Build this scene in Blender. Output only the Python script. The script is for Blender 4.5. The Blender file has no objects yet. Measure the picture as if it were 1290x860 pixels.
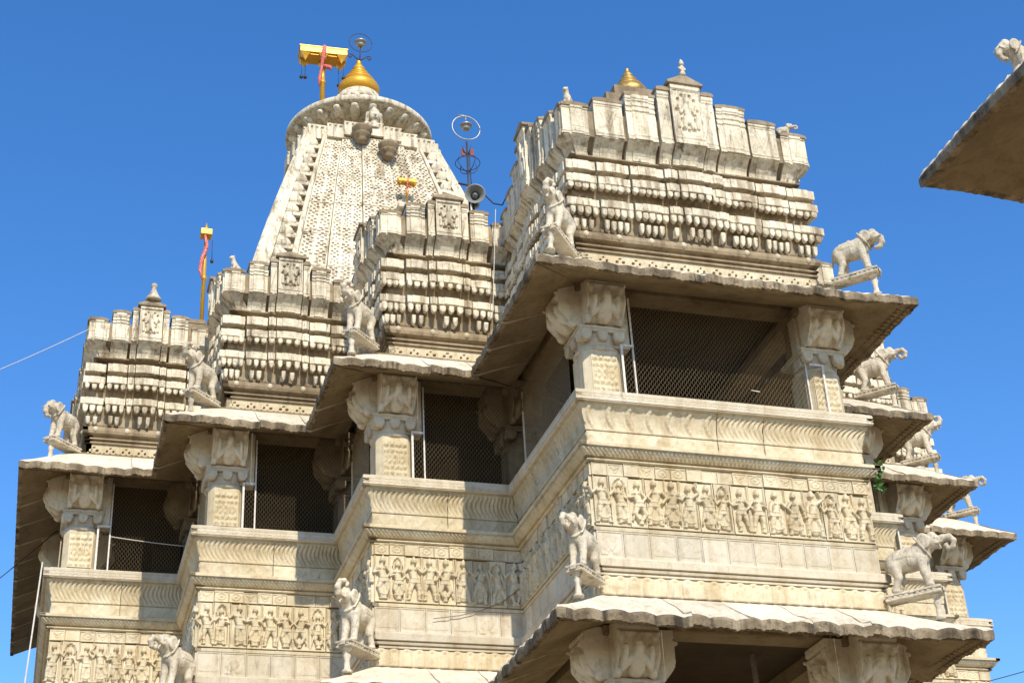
import bpy, bmesh, math, random
import numpy as np
from mathutils import Matrix, Vector
random.seed(7)
rng = np.random.default_rng(7)
PI = math.pi
SC = bpy.context.scene
COL = SC.collection

# ------------------------------------------------------------------ camera, sky, sun, exposure
cam_d = bpy.data.cameras.new('camera')
cam = bpy.data.objects.new('camera', cam_d)
COL.objects.link(cam)
CAM = Vector((-7.541, -15.239, -4.877))
RV = Vector((0.958378, -0.281071, -0.050109))
UV = Vector((-0.096144, -0.482991, 0.870331))
FV = Vector((0.268827, 0.829288, 0.489911))
m = Matrix.Identity(4)
for i in range(3):
    m[i][0] = RV[i]; m[i][1] = UV[i]; m[i][2] = -FV[i]; m[i][3] = CAM[i]
cam.matrix_world = m
cam_d.sensor_width = 36.0
cam_d.lens = 36.0 * 1969.5 / 1290.0
cam_d.clip_start = 0.1
cam_d.clip_end = 3000.0
SC.camera = cam

SUN_EL = math.radians(41.0)
SUN_AZ = math.radians(0.4)          # to the right of the facade's normal
world = bpy.data.worlds.new('World')
SC.world = world
world.use_nodes = True
wn = world.node_tree
wn.nodes.clear()
sky = wn.nodes.new('ShaderNodeTexSky')
sky.sky_type = 'NISHITA'
sky.sun_disc = False
sky.sun_elevation = SUN_EL
sky.sun_rotation = PI - SUN_AZ
sky.altitude = 600.0
sky.air_density = 1.0
sky.dust_density = 0.15
sky.ozone_density = 2.0
hsv = wn.nodes.new('ShaderNodeHueSaturation')
hsv.inputs['Saturation'].default_value = 1.31
hsv.inputs['Value'].default_value = 1.07
hsv.inputs['Hue'].default_value = 0.506
bg = wn.nodes.new('ShaderNodeBackground')
bg.inputs['Strength'].default_value = 0.15
wo = wn.nodes.new('ShaderNodeOutputWorld')
wn.links.new(sky.outputs[0], hsv.inputs['Color'])
wn.links.new(hsv.outputs[0], bg.inputs['Color'])
wn.links.new(bg.outputs[0], wo.inputs['Surface'])

sun_d = bpy.data.lights.new('sun', 'SUN')
sun_d.energy = 3.6
sun_d.angle = math.radians(0.5)
sun_d.color = (1.0, 0.925, 0.77)
sun = bpy.data.objects.new('sun', sun_d)
COL.objects.link(sun)
to_sun = Vector((math.sin(SUN_AZ) * math.cos(SUN_EL), -math.cos(SUN_AZ) * math.cos(SUN_EL), math.sin(SUN_EL)))
sun.rotation_euler = to_sun.to_track_quat('Z', 'Y').to_euler()
sun.location = to_sun * 60

SC.view_settings.view_transform = 'Standard'
SC.view_settings.look = 'None'
SC.view_settings.exposure = 0.6
SC.view_settings.gamma = 1.0
SC.view_settings.use_curve_mapping = False
SC.cycles.max_bounces = 8
SC.cycles.diffuse_bounces = 5

# ------------------------------------------------------------------ materials
def stone_mat(name, c1, c2, stain, stain_amt=0.45, streak_amt=0.35, top=None, scale=1.0, bump=0.35, rough=0.75, vary=0.12, grime=0.4):
    """pale carved stone: broad tone shifts, rain streaks, blotchy stains, lichen on faces that look up"""
    mt = bpy.data.materials.new(name)
    mt.use_nodes = True
    nt = mt.node_tree
    N, L = nt.nodes, nt.links
    N.clear()
    out = N.new('ShaderNodeOutputMaterial')
    bs = N.new('ShaderNodeBsdfPrincipled')
    bs.inputs['Roughness'].default_value = rough
    bs.inputs['Specular IOR Level'].default_value = 0.25
    L.new(bs.outputs[0], out.inputs['Surface'])
    geo = N.new('ShaderNodeNewGeometry')
    oi = N.new('ShaderNodeObjectInfo')
    def noise(sc, det=4.0, rough_=0.55, vec=None):
        n = N.new('ShaderNodeTexNoise')
        n.inputs['Scale'].default_value = sc
        n.inputs['Detail'].default_value = det
        n.inputs['Roughness'].default_value = rough_
        L.new(vec if vec is not None else geo.outputs['Position'], n.inputs['Vector'])
        return n.outputs['Fac']
    def ramp(sock, a, b):
        r = N.new('ShaderNodeMapRange')
        r.inputs['From Min'].default_value = a
        r.inputs['From Max'].default_value = b
        L.new(sock, r.inputs['Value'])
        return r.outputs[0]
    def mix(fac, a, b, mode='MIX'):
        n = N.new('ShaderNodeMix')
        n.data_type = 'RGBA'
        n.blend_type = mode
        if isinstance(fac, float): n.inputs[0].default_value = fac
        else: L.new(fac, n.inputs[0])
        for k, v in ((6, a), (7, b)):
            if isinstance(v, tuple): n.inputs[k].default_value = (*v, 1.0)
            else: L.new(v, n.inputs[k])
        return n.outputs[2]
    def math_(op, a, b):
        n = N.new('ShaderNodeMath'); n.operation = op
        for k, v in ((0, a), (1, b)):
            if isinstance(v, (int, float)): n.inputs[k].default_value = v
            else: L.new(v, n.inputs[k])
        return n.outputs[0]
    col = mix(ramp(noise(1.7 * scale, 5.0), 0.38, 0.64), c1, c2)
    # veins / mid tone
    col = mix(math_('MULTIPLY', ramp(noise(9.0 * scale, 6.0, 0.65), 0.5, 0.72), 0.45), col, stain)
    # vertical rain streaks
    mp = N.new('ShaderNodeMapping')
    mp.inputs['Scale'].default_value = (7.0, 7.0, 0.55)
    L.new(geo.outputs['Position'], mp.inputs['Vector'])
    st = ramp(noise(1.0, 5.0, 0.6, mp.outputs[0]), 0.50, 0.68)
    col = mix(math_('MULTIPLY', st, streak_amt), col, stain)
    # blotches
    bl = ramp(noise(3.3 * scale, 7.0, 0.7), 0.55, 0.70)
    col = mix(math_('MULTIPLY', bl, stain_amt), col, stain)
    # black algae runs and hairline cracks
    mp2 = N.new('ShaderNodeMapping')
    mp2.inputs['Scale'].default_value = (11.0, 11.0, 1.6)
    L.new(geo.outputs['Position'], mp2.inputs['Vector'])
    al = math_('MULTIPLY', ramp(noise(1.0, 6.0, 0.7, mp2.outputs[0]), 0.56, 0.66), ramp(noise(1.1, 3.0), 0.42, 0.6))
    col = mix(math_('MULTIPLY', al, grime), col, tuple(x * 0.32 for x in stain))
    vo = N.new('ShaderNodeTexVoronoi')
    vo.feature = 'DISTANCE_TO_EDGE'
    vo.inputs['Scale'].default_value = 2.2
    wv = N.new('ShaderNodeVectorMath'); wv.operation = 'ADD'
    nz_ = N.new('ShaderNodeTexNoise'); nz_.inputs['Scale'].default_value = 3.0; nz_.inputs['Detail'].default_value = 6.0
    L.new(geo.outputs['Position'], nz_.inputs['Vector'])
    L.new(geo.outputs['Position'], wv.inputs[0]); L.new(nz_.outputs['Color'], wv.inputs[1])
    L.new(wv.outputs[0], vo.inputs['Vector'])
    ck = ramp(vo.outputs['Distance'], 0.012, 0.002)
    col = mix(math_('MULTIPLY', ck, 0.55 * grime), col, tuple(x * 0.4 for x in stain))
    # dark specks
    sp = ramp(noise(34.0, 3.0, 0.6), 0.62, 0.75)
    col = mix(math_('MULTIPLY', sp, 0.5 * stain_amt), col, tuple(x * 0.35 for x in stain))
    if top is not None:
        sep = N.new('ShaderNodeSeparateXYZ')
        L.new(geo.outputs['True Normal'], sep.inputs[0])
        up = ramp(sep.outputs['Z'], 0.45, 0.85)
        tn = ramp(noise(5.0, 6.0, 0.7), 0.33, 0.6)
        col = mix(math_('MULTIPLY', math_('MULTIPLY', up, tn), 0.8), col, top)
    # every stone its own tone
    hs = N.new('ShaderNodeHueSaturation')
    L.new(col, hs.inputs['Color'])
    v = N.new('ShaderNodeMapRange')
    v.inputs['To Min'].default_value = 1.0 - vary
    v.inputs['To Max'].default_value = 1.0 + vary * 0.6
    L.new(oi.outputs['Random'], v.inputs['Value'])
    L.new(v.outputs[0], hs.inputs['Value'])
    L.new(hs.outputs[0], bs.inputs['Base Color'])
    bp = N.new('ShaderNodeBump')
    bp.inputs['Strength'].default_value = bump
    bp.inputs['Distance'].default_value = 0.02
    hgt = math_('ADD', noise(28.0, 8.0, 0.7), math_('MULTIPLY', noise(6.0, 3.0), 0.8))
    L.new(hgt, bp.inputs['Height'])
    L.new(bp.outputs[0], bs.inputs['Normal'])
    return mt

def plain_mat(name, col, rough=0.5, metal=0.0, noise_amt=0.25, nscale=20.0, dark=None):
    mt = bpy.data.materials.new(name)
    mt.use_nodes = True
    nt = mt.node_tree
    N, L = nt.nodes, nt.links
    bs = N['Principled BSDF']
    bs.inputs['Roughness'].default_value = rough
    bs.inputs['Metallic'].default_value = metal
    geo = N.new('ShaderNodeNewGeometry')
    n = N.new('ShaderNodeTexNoise')
    n.inputs['Scale'].default_value = nscale
    n.inputs['Detail'].default_value = 5.0
    L.new(geo.outputs['Position'], n.inputs['Vector'])
    mr = N.new('ShaderNodeMapRange')
    mr.inputs['From Min'].default_value = 0.42
    mr.inputs['From Max'].default_value = 0.7
    mr.inputs['To Max'].default_value = noise_amt
    L.new(n.outputs['Fac'], mr.inputs['Value'])
    mx = N.new('ShaderNodeMix')
    mx.data_type = 'RGBA'
    L.new(mr.outputs[0], mx.inputs[0])
    mx.inputs[6].default_value = (*col, 1)
    mx.inputs[7].default_value = (*(dark or tuple(c * 0.4 for c in col)), 1)
    L.new(mx.outputs[2], bs.inputs['Base Color'])
    bp = N.new('ShaderNodeBump')
    bp.inputs['Strength'].default_value = 0.15
    bp.inputs['Distance'].default_value = 0.01
    L.new(n.outputs['Fac'], bp.inputs['Height'])
    L.new(bp.outputs[0], bs.inputs['Normal'])
    return mt

M_WALL = stone_mat('cream_stone', (0.63, 0.545, 0.385), (0.54, 0.44, 0.275), (0.33, 0.22, 0.10), 0.5, 0.4)
M_PALE = stone_mat('pale_marble', (0.60, 0.53, 0.41), (0.53, 0.45, 0.32), (0.36, 0.25, 0.13), 0.45, 0.4)
M_TOWER = stone_mat('weathered_marble', (0.76, 0.68, 0.52), (0.66, 0.57, 0.41), (0.22, 0.15, 0.08), 0.75, 0.8, top=(0.16, 0.12, 0.075), vary=0.16, bump=0.5, grime=0.9)
M_COURSE = stone_mat('shade_browned_course', (0.40, 0.32, 0.21), (0.27, 0.20, 0.12), (0.10, 0.07, 0.04), 0.6, 0.5, grime=0.6)  # brown recessed courses, darkened so their colour carries the crevice shade
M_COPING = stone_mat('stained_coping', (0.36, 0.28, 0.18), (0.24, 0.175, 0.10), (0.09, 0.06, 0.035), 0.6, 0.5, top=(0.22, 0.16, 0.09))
M_EAVE = stone_mat('eave_stone', (0.70, 0.63, 0.50), (0.60, 0.52, 0.39), (0.28, 0.20, 0.11), 0.45, 0.15, top=None)
M_EDGE = stone_mat('lichen_edge', (0.36, 0.28, 0.18), (0.15, 0.11, 0.065), (0.04, 0.028, 0.016), 0.9, 0.95, grime=0.9, scale=2.0, bump=0.7)
M_SOFFIT = stone_mat('soffit_stone', (0.29, 0.22, 0.13), (0.20, 0.145, 0.08), (0.10, 0.065, 0.03), 0.5, 0.2)  # brown soffit stone, colour lowered further to deepen the shade on undersides
M_INNER = stone_mat('shade_dark_inner_stone', (0.060, 0.040, 0.021), (0.04, 0.026, 0.013), (0.05, 0.03, 0.015), 0.5, 0.2)  # room darkness put into the colour of inner walls, ceilings and floor
M_SMOKED_DIM = stone_mat('smoked_dimmed_stone', (0.20, 0.15, 0.09), (0.14, 0.10, 0.06), (0.06, 0.04, 0.02), 0.5, 0.3)  # smoke-stained inner columns, dimmed further so the colour holds interior shade
M_STATUE = stone_mat('statue_marble', (0.65, 0.57, 0.44), (0.55, 0.47, 0.345), (0.22, 0.17, 0.11), 0.6, 0.5, scale=3.0, bump=0.6, grime=0.8)
M_GROUND = stone_mat('paving_stone', (0.35, 0.255, 0.14), (0.27, 0.195, 0.105), (0.15, 0.11, 0.07), 0.4, 0.0, scale=0.4)
M_GOLD = plain_mat('gilded_metal', (0.66, 0.34, 0.02), 0.42, 0.35, 0.35, 9.0, (0.45, 0.24, 0.04))
M_OLDGOLD = plain_mat('tarnished_gilding', (0.55, 0.34, 0.10), 0.5, 0.7, 0.8, 14.0, (0.16, 0.10, 0.05))
M_STEEL = plain_mat('white_painted_steel', (0.62, 0.60, 0.55), 0.5, 0.0, 0.6, 30.0, (0.38, 0.27, 0.17))
M_WIRE = plain_mat('netting_wire', (0.38, 0.29, 0.18), 0.5, 0.2, 0.3, 30.0)
M_IRON = plain_mat('dark_iron', (0.05, 0.04, 0.035), 0.6, 0.4, 0.4, 30.0, (0.10, 0.05, 0.03))
M_RING = plain_mat('grey_metal', (0.36, 0.34, 0.31), 0.4, 0.6, 0.4, 30.0)
M_CLOTH = plain_mat('red_cloth', (0.55, 0.08, 0.07), 0.9, 0.0, 0.7, 25.0, (0.72, 0.42, 0.36))
M_SPEAKER = plain_mat('speaker_grey', (0.20, 0.20, 0.18), 0.5, 0.0, 0.4, 12.0)
M_DARK = plain_mat('speaker_throat', (0.03, 0.03, 0.03), 0.6)
M_CABLE = plain_mat('pale_cable', (0.55, 0.52, 0.46), 0.6, 0.0, 0.3)
M_BCABLE = plain_mat('brown_cable', (0.20, 0.13, 0.08), 0.6, 0.0, 0.3)
M_LEAF = plain_mat('green_leaf', (0.05, 0.13, 0.02), 0.5, 0.0, 0.5, 40.0, (0.10, 0.20, 0.03))

# ------------------------------------------------------------------ mesh helpers
CACHE = {}
def cached(key, fn):
    if key not in CACHE: CACHE[key] = fn()
    return CACHE[key]

def mk(name, V, F, mats, smooth=False, mi=None):
    me = bpy.data.meshes.new(name)
    me.from_pydata([tuple(map(float, v)) for v in V], [], [tuple(map(int, f)) for f in F])
    for mt in (mats if isinstance(mats, (list, tuple)) else [mats]): me.materials.append(mt)
    if mi is not None: me.polygons.foreach_set('material_index', np.asarray(mi, dtype=np.int32))
    if smooth is True: me.polygons.foreach_set('use_smooth', np.ones(len(F), dtype=bool))
    elif smooth is not False: me.polygons.foreach_set('use_smooth', np.asarray(smooth, dtype=bool))
    me.update()
    return me

class MB:
    """collects shapes, builds ONE mesh"""
    def __init__(s): s.V = []; s.F = []; s.S = []; s.MI = []; s.mi = 0
    def add(s, V, F, smooth=False):
        o = len(s.V); s.V.extend([tuple(v) for v in V])
        for f in F: s.F.append(tuple(i + o for i in f)); s.S.append(smooth); s.MI.append(s.mi)
    def box(s, x0, x1, y0, y1, z0, z1, c=0.0):
        if c <= 0:
            V = [(x, y, z) for z in (z0, z1) for y in (y0, y1) for x in (x0, x1)]
            s.add(V, [(0, 2, 3, 1), (4, 5, 7, 6), (0, 1, 5, 4), (2, 6, 7, 3), (0, 4, 6, 2), (1, 3, 7, 5)])
        else:
            V, F = chamfer(x0, x1, y0, y1, z0, z1, c); s.add(V, F)
    def lathe(s, prof, n=16, c=(0, 0, 0), rib=None, smooth=True, a0=0, a1=2 * PI, cap=True):
        V = []; closed = abs(a1 - a0 - 2 * PI) < 1e-6
        nn = n if closed else n + 1
        for r, z in prof:
            for i in range(nn):
                a = a0 + (a1 - a0) * i / n
                rr = r * (rib(a, z) if rib else 1)
                V.append((c[0] + rr * math.cos(a), c[1] + rr * math.sin(a), c[2] + z))
        F = []
        for j in range(len(prof) - 1):
            for i in range(n):
                k = (i + 1) % nn
                F.append((j * nn + i, j * nn + k, (j + 1) * nn + k, (j + 1) * nn + i))
        if cap and closed:
            F.append(tuple(range(nn - 1, -1, -1))); F.append(tuple((len(prof) - 1) * nn + i for i in range(nn)))
        s.add(V, F, smooth)
    def tube(s, pts, rad, n=8, smooth=True):
        pts = [Vector(p) for p in pts]
        rads = rad if isinstance(rad, (list, tuple)) else [rad] * len(pts)
        V = []; up = None
        for i, p in enumerate(pts):
            t = (pts[min(i + 1, len(pts) - 1)] - pts[max(i - 1, 0)]).normalized()
            if up is None: up = Vector((0, 0, 1)) if abs(t.z) < 0.9 else Vector((1, 0, 0))
            a = t.cross(up).normalized(); b = a.cross(t).normalized(); up = b
            for k in range(n):
                q = 2 * PI * k / n
                V.append(p + (a * math.cos(q) + b * math.sin(q)) * rads[i])
        F = []
        for j in range(len(pts) - 1):
            for k in range(n):
                F.append((j * n + k, j * n + (k + 1) % n, (j + 1) * n + (k + 1) % n, (j + 1) * n + k))
        F.append(tuple(range(n - 1, -1, -1))); F.append(tuple((len(pts) - 1) * n + k for k in range(n)))
        s.add(V, F, smooth)
    def prism(s, poly, z0, z1, smooth=False):
        n = len(poly)
        V = [(x, y, z0) for x, y in poly] + [(x, y, z1) for x, y in poly]
        F = [tuple(range(n - 1, -1, -1)), tuple(range(n, 2 * n))] + [(i, (i + 1) % n, n + (i + 1) % n, n + i) for i in range(n)]
        s.add(V, F, smooth)
    def mesh(s, name, mats): return mk(name, s.V, s.F, mats, s.S, s.MI)

def chamfer(x0, x1, y0, y1, z0, z1, c):
    """box with every edge cut"""
    V = []; idx = {}
    for sx in (0, 1):
        for sy in (0, 1):
            for sz in (0, 1):
                X = (x0, x1)[sx]; Y = (y0, y1)[sy]; Z = (z0, z1)[sz]
                dx = c if sx == 0 else -c; dy = c if sy == 0 else -c; dz = c if sz == 0 else -c
                idx[sx, sy, sz, 'x'] = len(V); V.append((X, Y + dy, Z + dz))
                idx[sx, sy, sz, 'y'] = len(V); V.append((X + dx, Y, Z + dz))
                idx[sx, sy, sz, 'z'] = len(V); V.append((X + dx, Y + dy, Z))
    F = []
    I = idx
    def q(a): F.append(tuple(a))
    for sx in (0, 1):
        f = [I[sx, 0, 0, 'x'], I[sx, 0, 1, 'x'], I[sx, 1, 1, 'x'], I[sx, 1, 0, 'x']]
        q(f if sx == 0 else f[::-1])
    for sy in (0, 1):
        f = [I[0, sy, 0, 'y'], I[1, sy, 0, 'y'], I[1, sy, 1, 'y'], I[0, sy, 1, 'y']]
        q(f if sy == 0 else f[::-1])
    for sz in (0, 1):
        f = [I[0, 0, sz, 'z'], I[0, 1, sz, 'z'], I[1, 1, sz, 'z'], I[1, 0, sz, 'z']]
        q(f if sz == 0 else f[::-1])
    cx, cy, cz = (x0 + x1) / 2, (y0 + y1) / 2, (z0 + z1) / 2
    def orient(f):
        a, b, d = (Vector(V[i]) for i in f[:3])
        nrm = (b - a).cross(d - a)
        ctr = sum((Vector(V[i]) for i in f), Vector()) / len(f) - Vector((cx, cy, cz))
        return f if nrm.dot(ctr) > 0 else f[::-1]
    for a in (0, 1):
        for b in (0, 1):
            q(orient([I[a, b, 0, 'x'], I[a, b, 1, 'x'], I[a, b, 1, 'y'], I[a, b, 0, 'y']]))
            q(orient([I[a, 0, b, 'x'], I[a, 1, b, 'x'], I[a, 1, b, 'z'], I[a, 0, b, 'z']]))
            q(orient([I[0, a, b, 'y'], I[1, a, b, 'y'], I[1, a, b, 'z'], I[0, a, b, 'z']]))
            for d in (0, 1):
                q(orient([I[a, b, d, 'x'], I[a, b, d, 'y'], I[a, b, d, 'z']]))
    return V, F

def prof_lerp(prof, n):
    """resample a polyline (out,z) to n points keeping its corners"""
    P = np.array(prof, float)
    seg = np.hypot(*np.diff(P, axis=0).T)
    tot = seg.sum()
    pts = [P[0]]
    for a, b, l in zip(P[:-1], P[1:], seg):
        k = max(1, int(round(n * l / tot)))
        for i in range(1, k + 1): pts.append(a + (b - a) * i / k)
    return np.array(pts)

def sheet(name, xs, prof, mats, h=None, eL=0.0, eR=0.0, xaddout=None, back=0.04, back_to=None, smooth=True, matfn=None, jit=0.0):
    """stone face: columns xs, profile (out,z) bottom to top, relief h(x, t, z) along the profile's normal, closed back"""
    xs = np.asarray(xs, float); P = np.asarray(prof, float)
    nu, nv = len(xs), len(P)
    d = np.gradient(P, axis=0)
    ln = np.hypot(d[:, 0], d[:, 1]) + 1e-9
    no, nz = d[:, 1] / ln, -d[:, 0] / ln
    arc = np.concatenate([[0], np.cumsum(np.hypot(*np.diff(P, axis=0).T))]); arc /= max(arc[-1], 1e-9)
    X = np.repeat(xs[None], nv, 0); T = np.repeat(arc[:, None], nu, 1)
    O = np.repeat(P[:, :1], nu, 1).copy(); Z = np.repeat(P[:, 1:], nu, 1).copy()
    s = (X - xs[0]) / (xs[-1] - xs[0])
    Xm = X - (1 - s) * eL * O + s * eR * O
    if xaddout is not None: O = O + np.asarray(xaddout)[None, :]
    if h is not None:
        H = h(X, T, Z)
        O = O + H * no[:, None]; Z = Z + H * nz[:, None]
    if jit:
        O = O + rng.normal(0, jit, O.shape); Z[1:-1] += rng.normal(0, jit, Z[1:-1].shape)
    V = np.stack([Xm, -O, Z], -1).reshape(-1, 3)
    j, i = np.meshgrid(np.arange(nv - 1), np.arange(nu - 1), indexing='ij')
    a = (j * nu + i).ravel()
    F = np.stack([a, a + 1, a + nu + 1, a + nu], 1).tolist()
    S = [bool(smooth)] * len(F)
    MI = [0] * len(F)
    if matfn is not None: MI = [int(matfn(q // (nu - 1), nv)) for q in range(len(F))]
    loop = list(range(nu)) + [k * nu + nu - 1 for k in range(1, nv)] + [(nv - 1) * nu + k for k in range(nu - 2, -1, -1)] + [k * nu for k in range(nv - 2, 0, -1)]
    base = len(V)
    B = V[loop].copy()
    if back_to is not None: B[:, 1] = np.maximum(B[:, 1], -back_to)
    else: B[:, 1] += back
    V = np.concatenate([V, B])
    n = len(loop)
    for k in range(n):
        k2 = (k + 1) % n
        F.append([loop[k2], loop[k], base + k, base + k2]); S.append(False); MI.append(0)
    return mk(name, V, F, mats, S, MI)

def lin(a, b, n): return np.linspace(a, b, n)

# ------------------------------------------------------------------ linking
OFF = {}
def link(name, me, parent=None, loc=(0, 0, 0), rz=0.0, sc=None, rot=None):
    o = bpy.data.objects.new(name, me)
    COL.objects.link(o)
    if parent is not None:
        o.parent = parent
        p = OFF[parent.name]
        o.location = (loc[0] - p[0], loc[1] - p[1], loc[2] - p[2])
    else: o.location = loc
    o.rotation_euler = rot if rot is not None else (0, 0, rz)
    if sc is not None: o.scale = (sc, sc, sc) if isinstance(sc, (int, float)) else sc
    OFF[o.name] = tuple(loc)
    return o
def thing(name, label, cat, loc, group=None, me=None, rz=0.0, sc=None):
    o = link(name, me, None, loc, rz, sc)
    o['label'] = label; o['category'] = cat
    if group: o['group'] = group
    return o
def loclink(name, me, parent, loc=(0, 0, 0), rot=(0, 0, 0), sc=None):
    o = bpy.data.objects.new(name, me); COL.objects.link(o); o.parent = parent
    o.location = loc; o.rotation_euler = rot
    if sc is not None: o.scale = sc
    return o
def structure(name, me, loc=(0, 0, 0)):
    o = link(name, me, None, loc); o['kind'] = 'structure'; return o

# ------------------------------------------------------------------ plan of the stepped hall
A_, B_, C_, D_ = 1.75, 3.684, 5.618, 7.468
YB, YC, YD, YE = 2.761, 4.752, 6.598, 14.4
Z_EDGE = 4.86            # eave edge
GZ = -6.5                # ground
class Face:
    def __init__(s, nm, P, rz, W, eL, eR, bay, full=True):
        s.nm, s.P, s.rz, s.W, s.eL, s.eR, s.bay, s.full = nm, P, rz, W, eL, eR, bay, full
    def w(s, x, y=0.0, z=0.0):
        """face coordinates (x along, y inward) to world"""
        if s.rz == 0: return (s.P[0] + x, s.P[1] + y, z)
        if s.rz < 0: return (s.P[0] + y, s.P[1] - x, z)
        return (s.P[0] - y, s.P[1] + x, z)
H_ = PI / 2
FACES = [
    Face('a_front', (-A_, 0), 0, 2 * A_, 1, 1, 'a'),
    Face('a_left', (-A_, YB), -H_, YB, -1, 1, 'a'),
    Face('b_front', (-B_, YB), 0, B_ - A_, 1, -1, 'b'),
    Face('b_left', (-B_, YC), -H_, YC - YB, -1, 1, 'b'),
    Face('c_front', (-C_, YC), 0, C_ - B_, 1, -1, 'c'),
    Face('c_left', (-C_, YD), -H_, YD - YC, -1, 1, 'c'),
    Face('d_front', (-D_, YD), 0, D_ - C_, 1, -1, 'd'),
    Face('d_left', (-D_, YE), -H_, YE - YD, 0, 1, 'd', False),
    Face('a_right', (A_, 0), H_, YB, 1, -1, 'a', False),
    Face('f_front', (A_, YB), 0, B_ - A_, -1, 1, 'f'),
    Face('f_right', (B_, YB), H_, YC - YB, 1, -1, 'f', False),
    Face('g_front', (B_, YC), 0, C_ - B_, -1, 1, 'g'),
    Face('g_right', (C_, YC), H_, YD - YC, 1, -1, 'g', False),
    Face('h_front', (C_, YD), 0, D_ - C_, -1, 1, 'h'),
    Face('h_right', (D_, YD), H_, YE - YD, 1, 0, 'h', False),
]
FB = {f.nm: f for f in FACES}
LEFT = [(-A_, 0), (-A_, YB), (-B_, YB), (-B_, YC), (-C_, YC), (-C_, YD), (-D_, YD), (-D_, YE)]
RECTS = {'a': (-A_, A_, 0, YB), 'b': (-B_, -A_, YB, YC), 'c': (-C_, -B_, YC, YD), 'd': (-D_, -C_, YD, YE),
         'f': (A_, B_, YB, YC), 'g': (B_, C_, YC, YD), 'h': (C_, D_, YD, YE)}
BAYS = list('abcdfgh')
BAYNAME = {'a': 'central projecting bay', 'b': 'first bay left of the central one', 'c': 'second bay left of the central one', 'd': 'leftmost bay',
           'f': 'first bay right of the central one', 'g': 'second bay right of the central one', 'h': 'rightmost bay'}

hall = thing('temple_hall', 'stepped cream stone temple hall with carved netted balconies and tiered roof towers', 'temple', (0, 7, GZ))
OFF[hall.name] = (0, 7, GZ)

# ------------------------------------------------------------------ relief: little standing figures
def bump_capsule(X, Z, a, b, ra, rb, depth):
    ax, az = a; bx, bz = b
    dx, dz = bx - ax, bz - az
    L2 = dx * dx + dz * dz + 1e-9
    t = np.clip(((X - ax) * dx + (Z - az) * dz) / L2, 0, 1)
    d = np.hypot(X - ax - t * dx, Z - az - t * dz)
    r = ra + (rb - ra) * t
    return depth * np.sqrt(np.maximum(0, 1 - (d / r) ** 2)) ** 0.5

def figure_height(kind):
    """returns h(x in -0.5..0.5 of height units, z 0..1)"""
    r = random.Random(100 + kind)
    sway = r.uniform(-0.05, 0.05); hip = (sway, 0.47); chest = (-sway * 0.6, 0.70); head = (sway * 0.4, 0.90)
    caps = [(hip, chest, 0.075, 0.088, 0.9), ((chest[0], 0.74), head, 0.035, 0.035, 0.6), (head, (head[0], 0.915), 0.062, 0.058, 1.0),
            ((head[0], 0.955), (head[0], 1.0), 0.05, 0.022, 0.8), (hip, (hip[0], 0.45), 0.095, 0.095, 1.0)]
    cross = r.random() < 0.4
    for sgn in (-1, 1):
        knee = (hip[0] + sgn * r.uniform(0.05, 0.13), 0.26 + r.uniform(-0.02, 0.03))
        foot = (knee[0] + (-sgn * r.uniform(0.04, 0.14) if cross else sgn * r.uniform(-0.03, 0.05)), 0.035)
        caps += [((hip[0] + sgn * 0.045, 0.45), knee, 0.068, 0.05, 0.85), (knee, foot, 0.048, 0.032, 0.75), (foot, (foot[0] + sgn * 0.05, 0.03), 0.03, 0.022, 0.8)]
        sh = (chest[0] + sgn * 0.10, 0.755)
        mode = r.choice(['up', 'hip', 'down', 'out', 'fold'])
        if mode == 'up': el, ha = (sh[0] + sgn * 0.10, 0.83), (sh[0] + sgn * 0.03, 0.98)
        elif mode == 'hip': el, ha = (sh[0] + sgn * 0.10, 0.62), (sh[0] + sgn * 0.0, 0.50)
        elif mode == 'down': el, ha = (sh[0] + sgn * 0.05, 0.60), (sh[0] + sgn * 0.07, 0.42)
        elif mode == 'out': el, ha = (sh[0] + sgn * 0.09, 0.66), (sh[0] + sgn * 0.14, 0.78)
        else: el, ha = (sh[0] + sgn * 0.06, 0.61), (chest[0] + sgn * 0.02, 0.66)
        caps += [(sh, el, 0.04, 0.034, 0.75), (el, ha, 0.033, 0.026, 0.8), (ha, ha, 0.03, 0.03, 0.85)]
        caps.append(((chest[0] + sgn * 0.042, 0.70), (chest[0] + sgn * 0.042, 0.70), 0.04, 0.04, 1.12))
    if r.random() < 0.55:       # skirt
        caps += [(hip, (hip[0] + r.uniform(-0.03, 0.03), 0.14), 0.085, 0.10, 0.6)]
    if r.random() < 0.5:        # sash ends
        caps += [((hip[0] - 0.1, 0.42), (hip[0] - 0.16, 0.12), 0.022, 0.016, 0.5), ((hip[0] + 0.1, 0.42), (hip[0] + 0.16, 0.12), 0.022, 0.016, 0.5)]
    def h(X, Z):
        H = np.zeros_like(X)
        for a, b, ra, rb, d in caps: H = np.maximum(H, bump_capsule(X, Z, a, b, ra, rb, d))
        on = H > .3
        # necklace, girdle, anklets, folds of the skirt, eyes and mouth
        for zc, dz_ in ((.765, .010), (.50, .012), (.40, .008), (.12, .010)):
            H = np.where(on & (np.abs(Z - zc - .25 * (X - hip[0]) ** 2 * 8) < dz_), H + .16, H)
        H = np.where(on & (Z < .38) & (Z > .13), H + .07 * np.sin(X * 150), H)
        for ex, ez, er in ((-.022, .905, .012), (.022, .905, .012), (0, .875, .012)):
            H -= .35 * np.clip(1 - np.hypot(X - head[0] - ex, Z - ez) / er, 0, 1)
        return np.maximum(H, 0)
    return h

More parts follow.
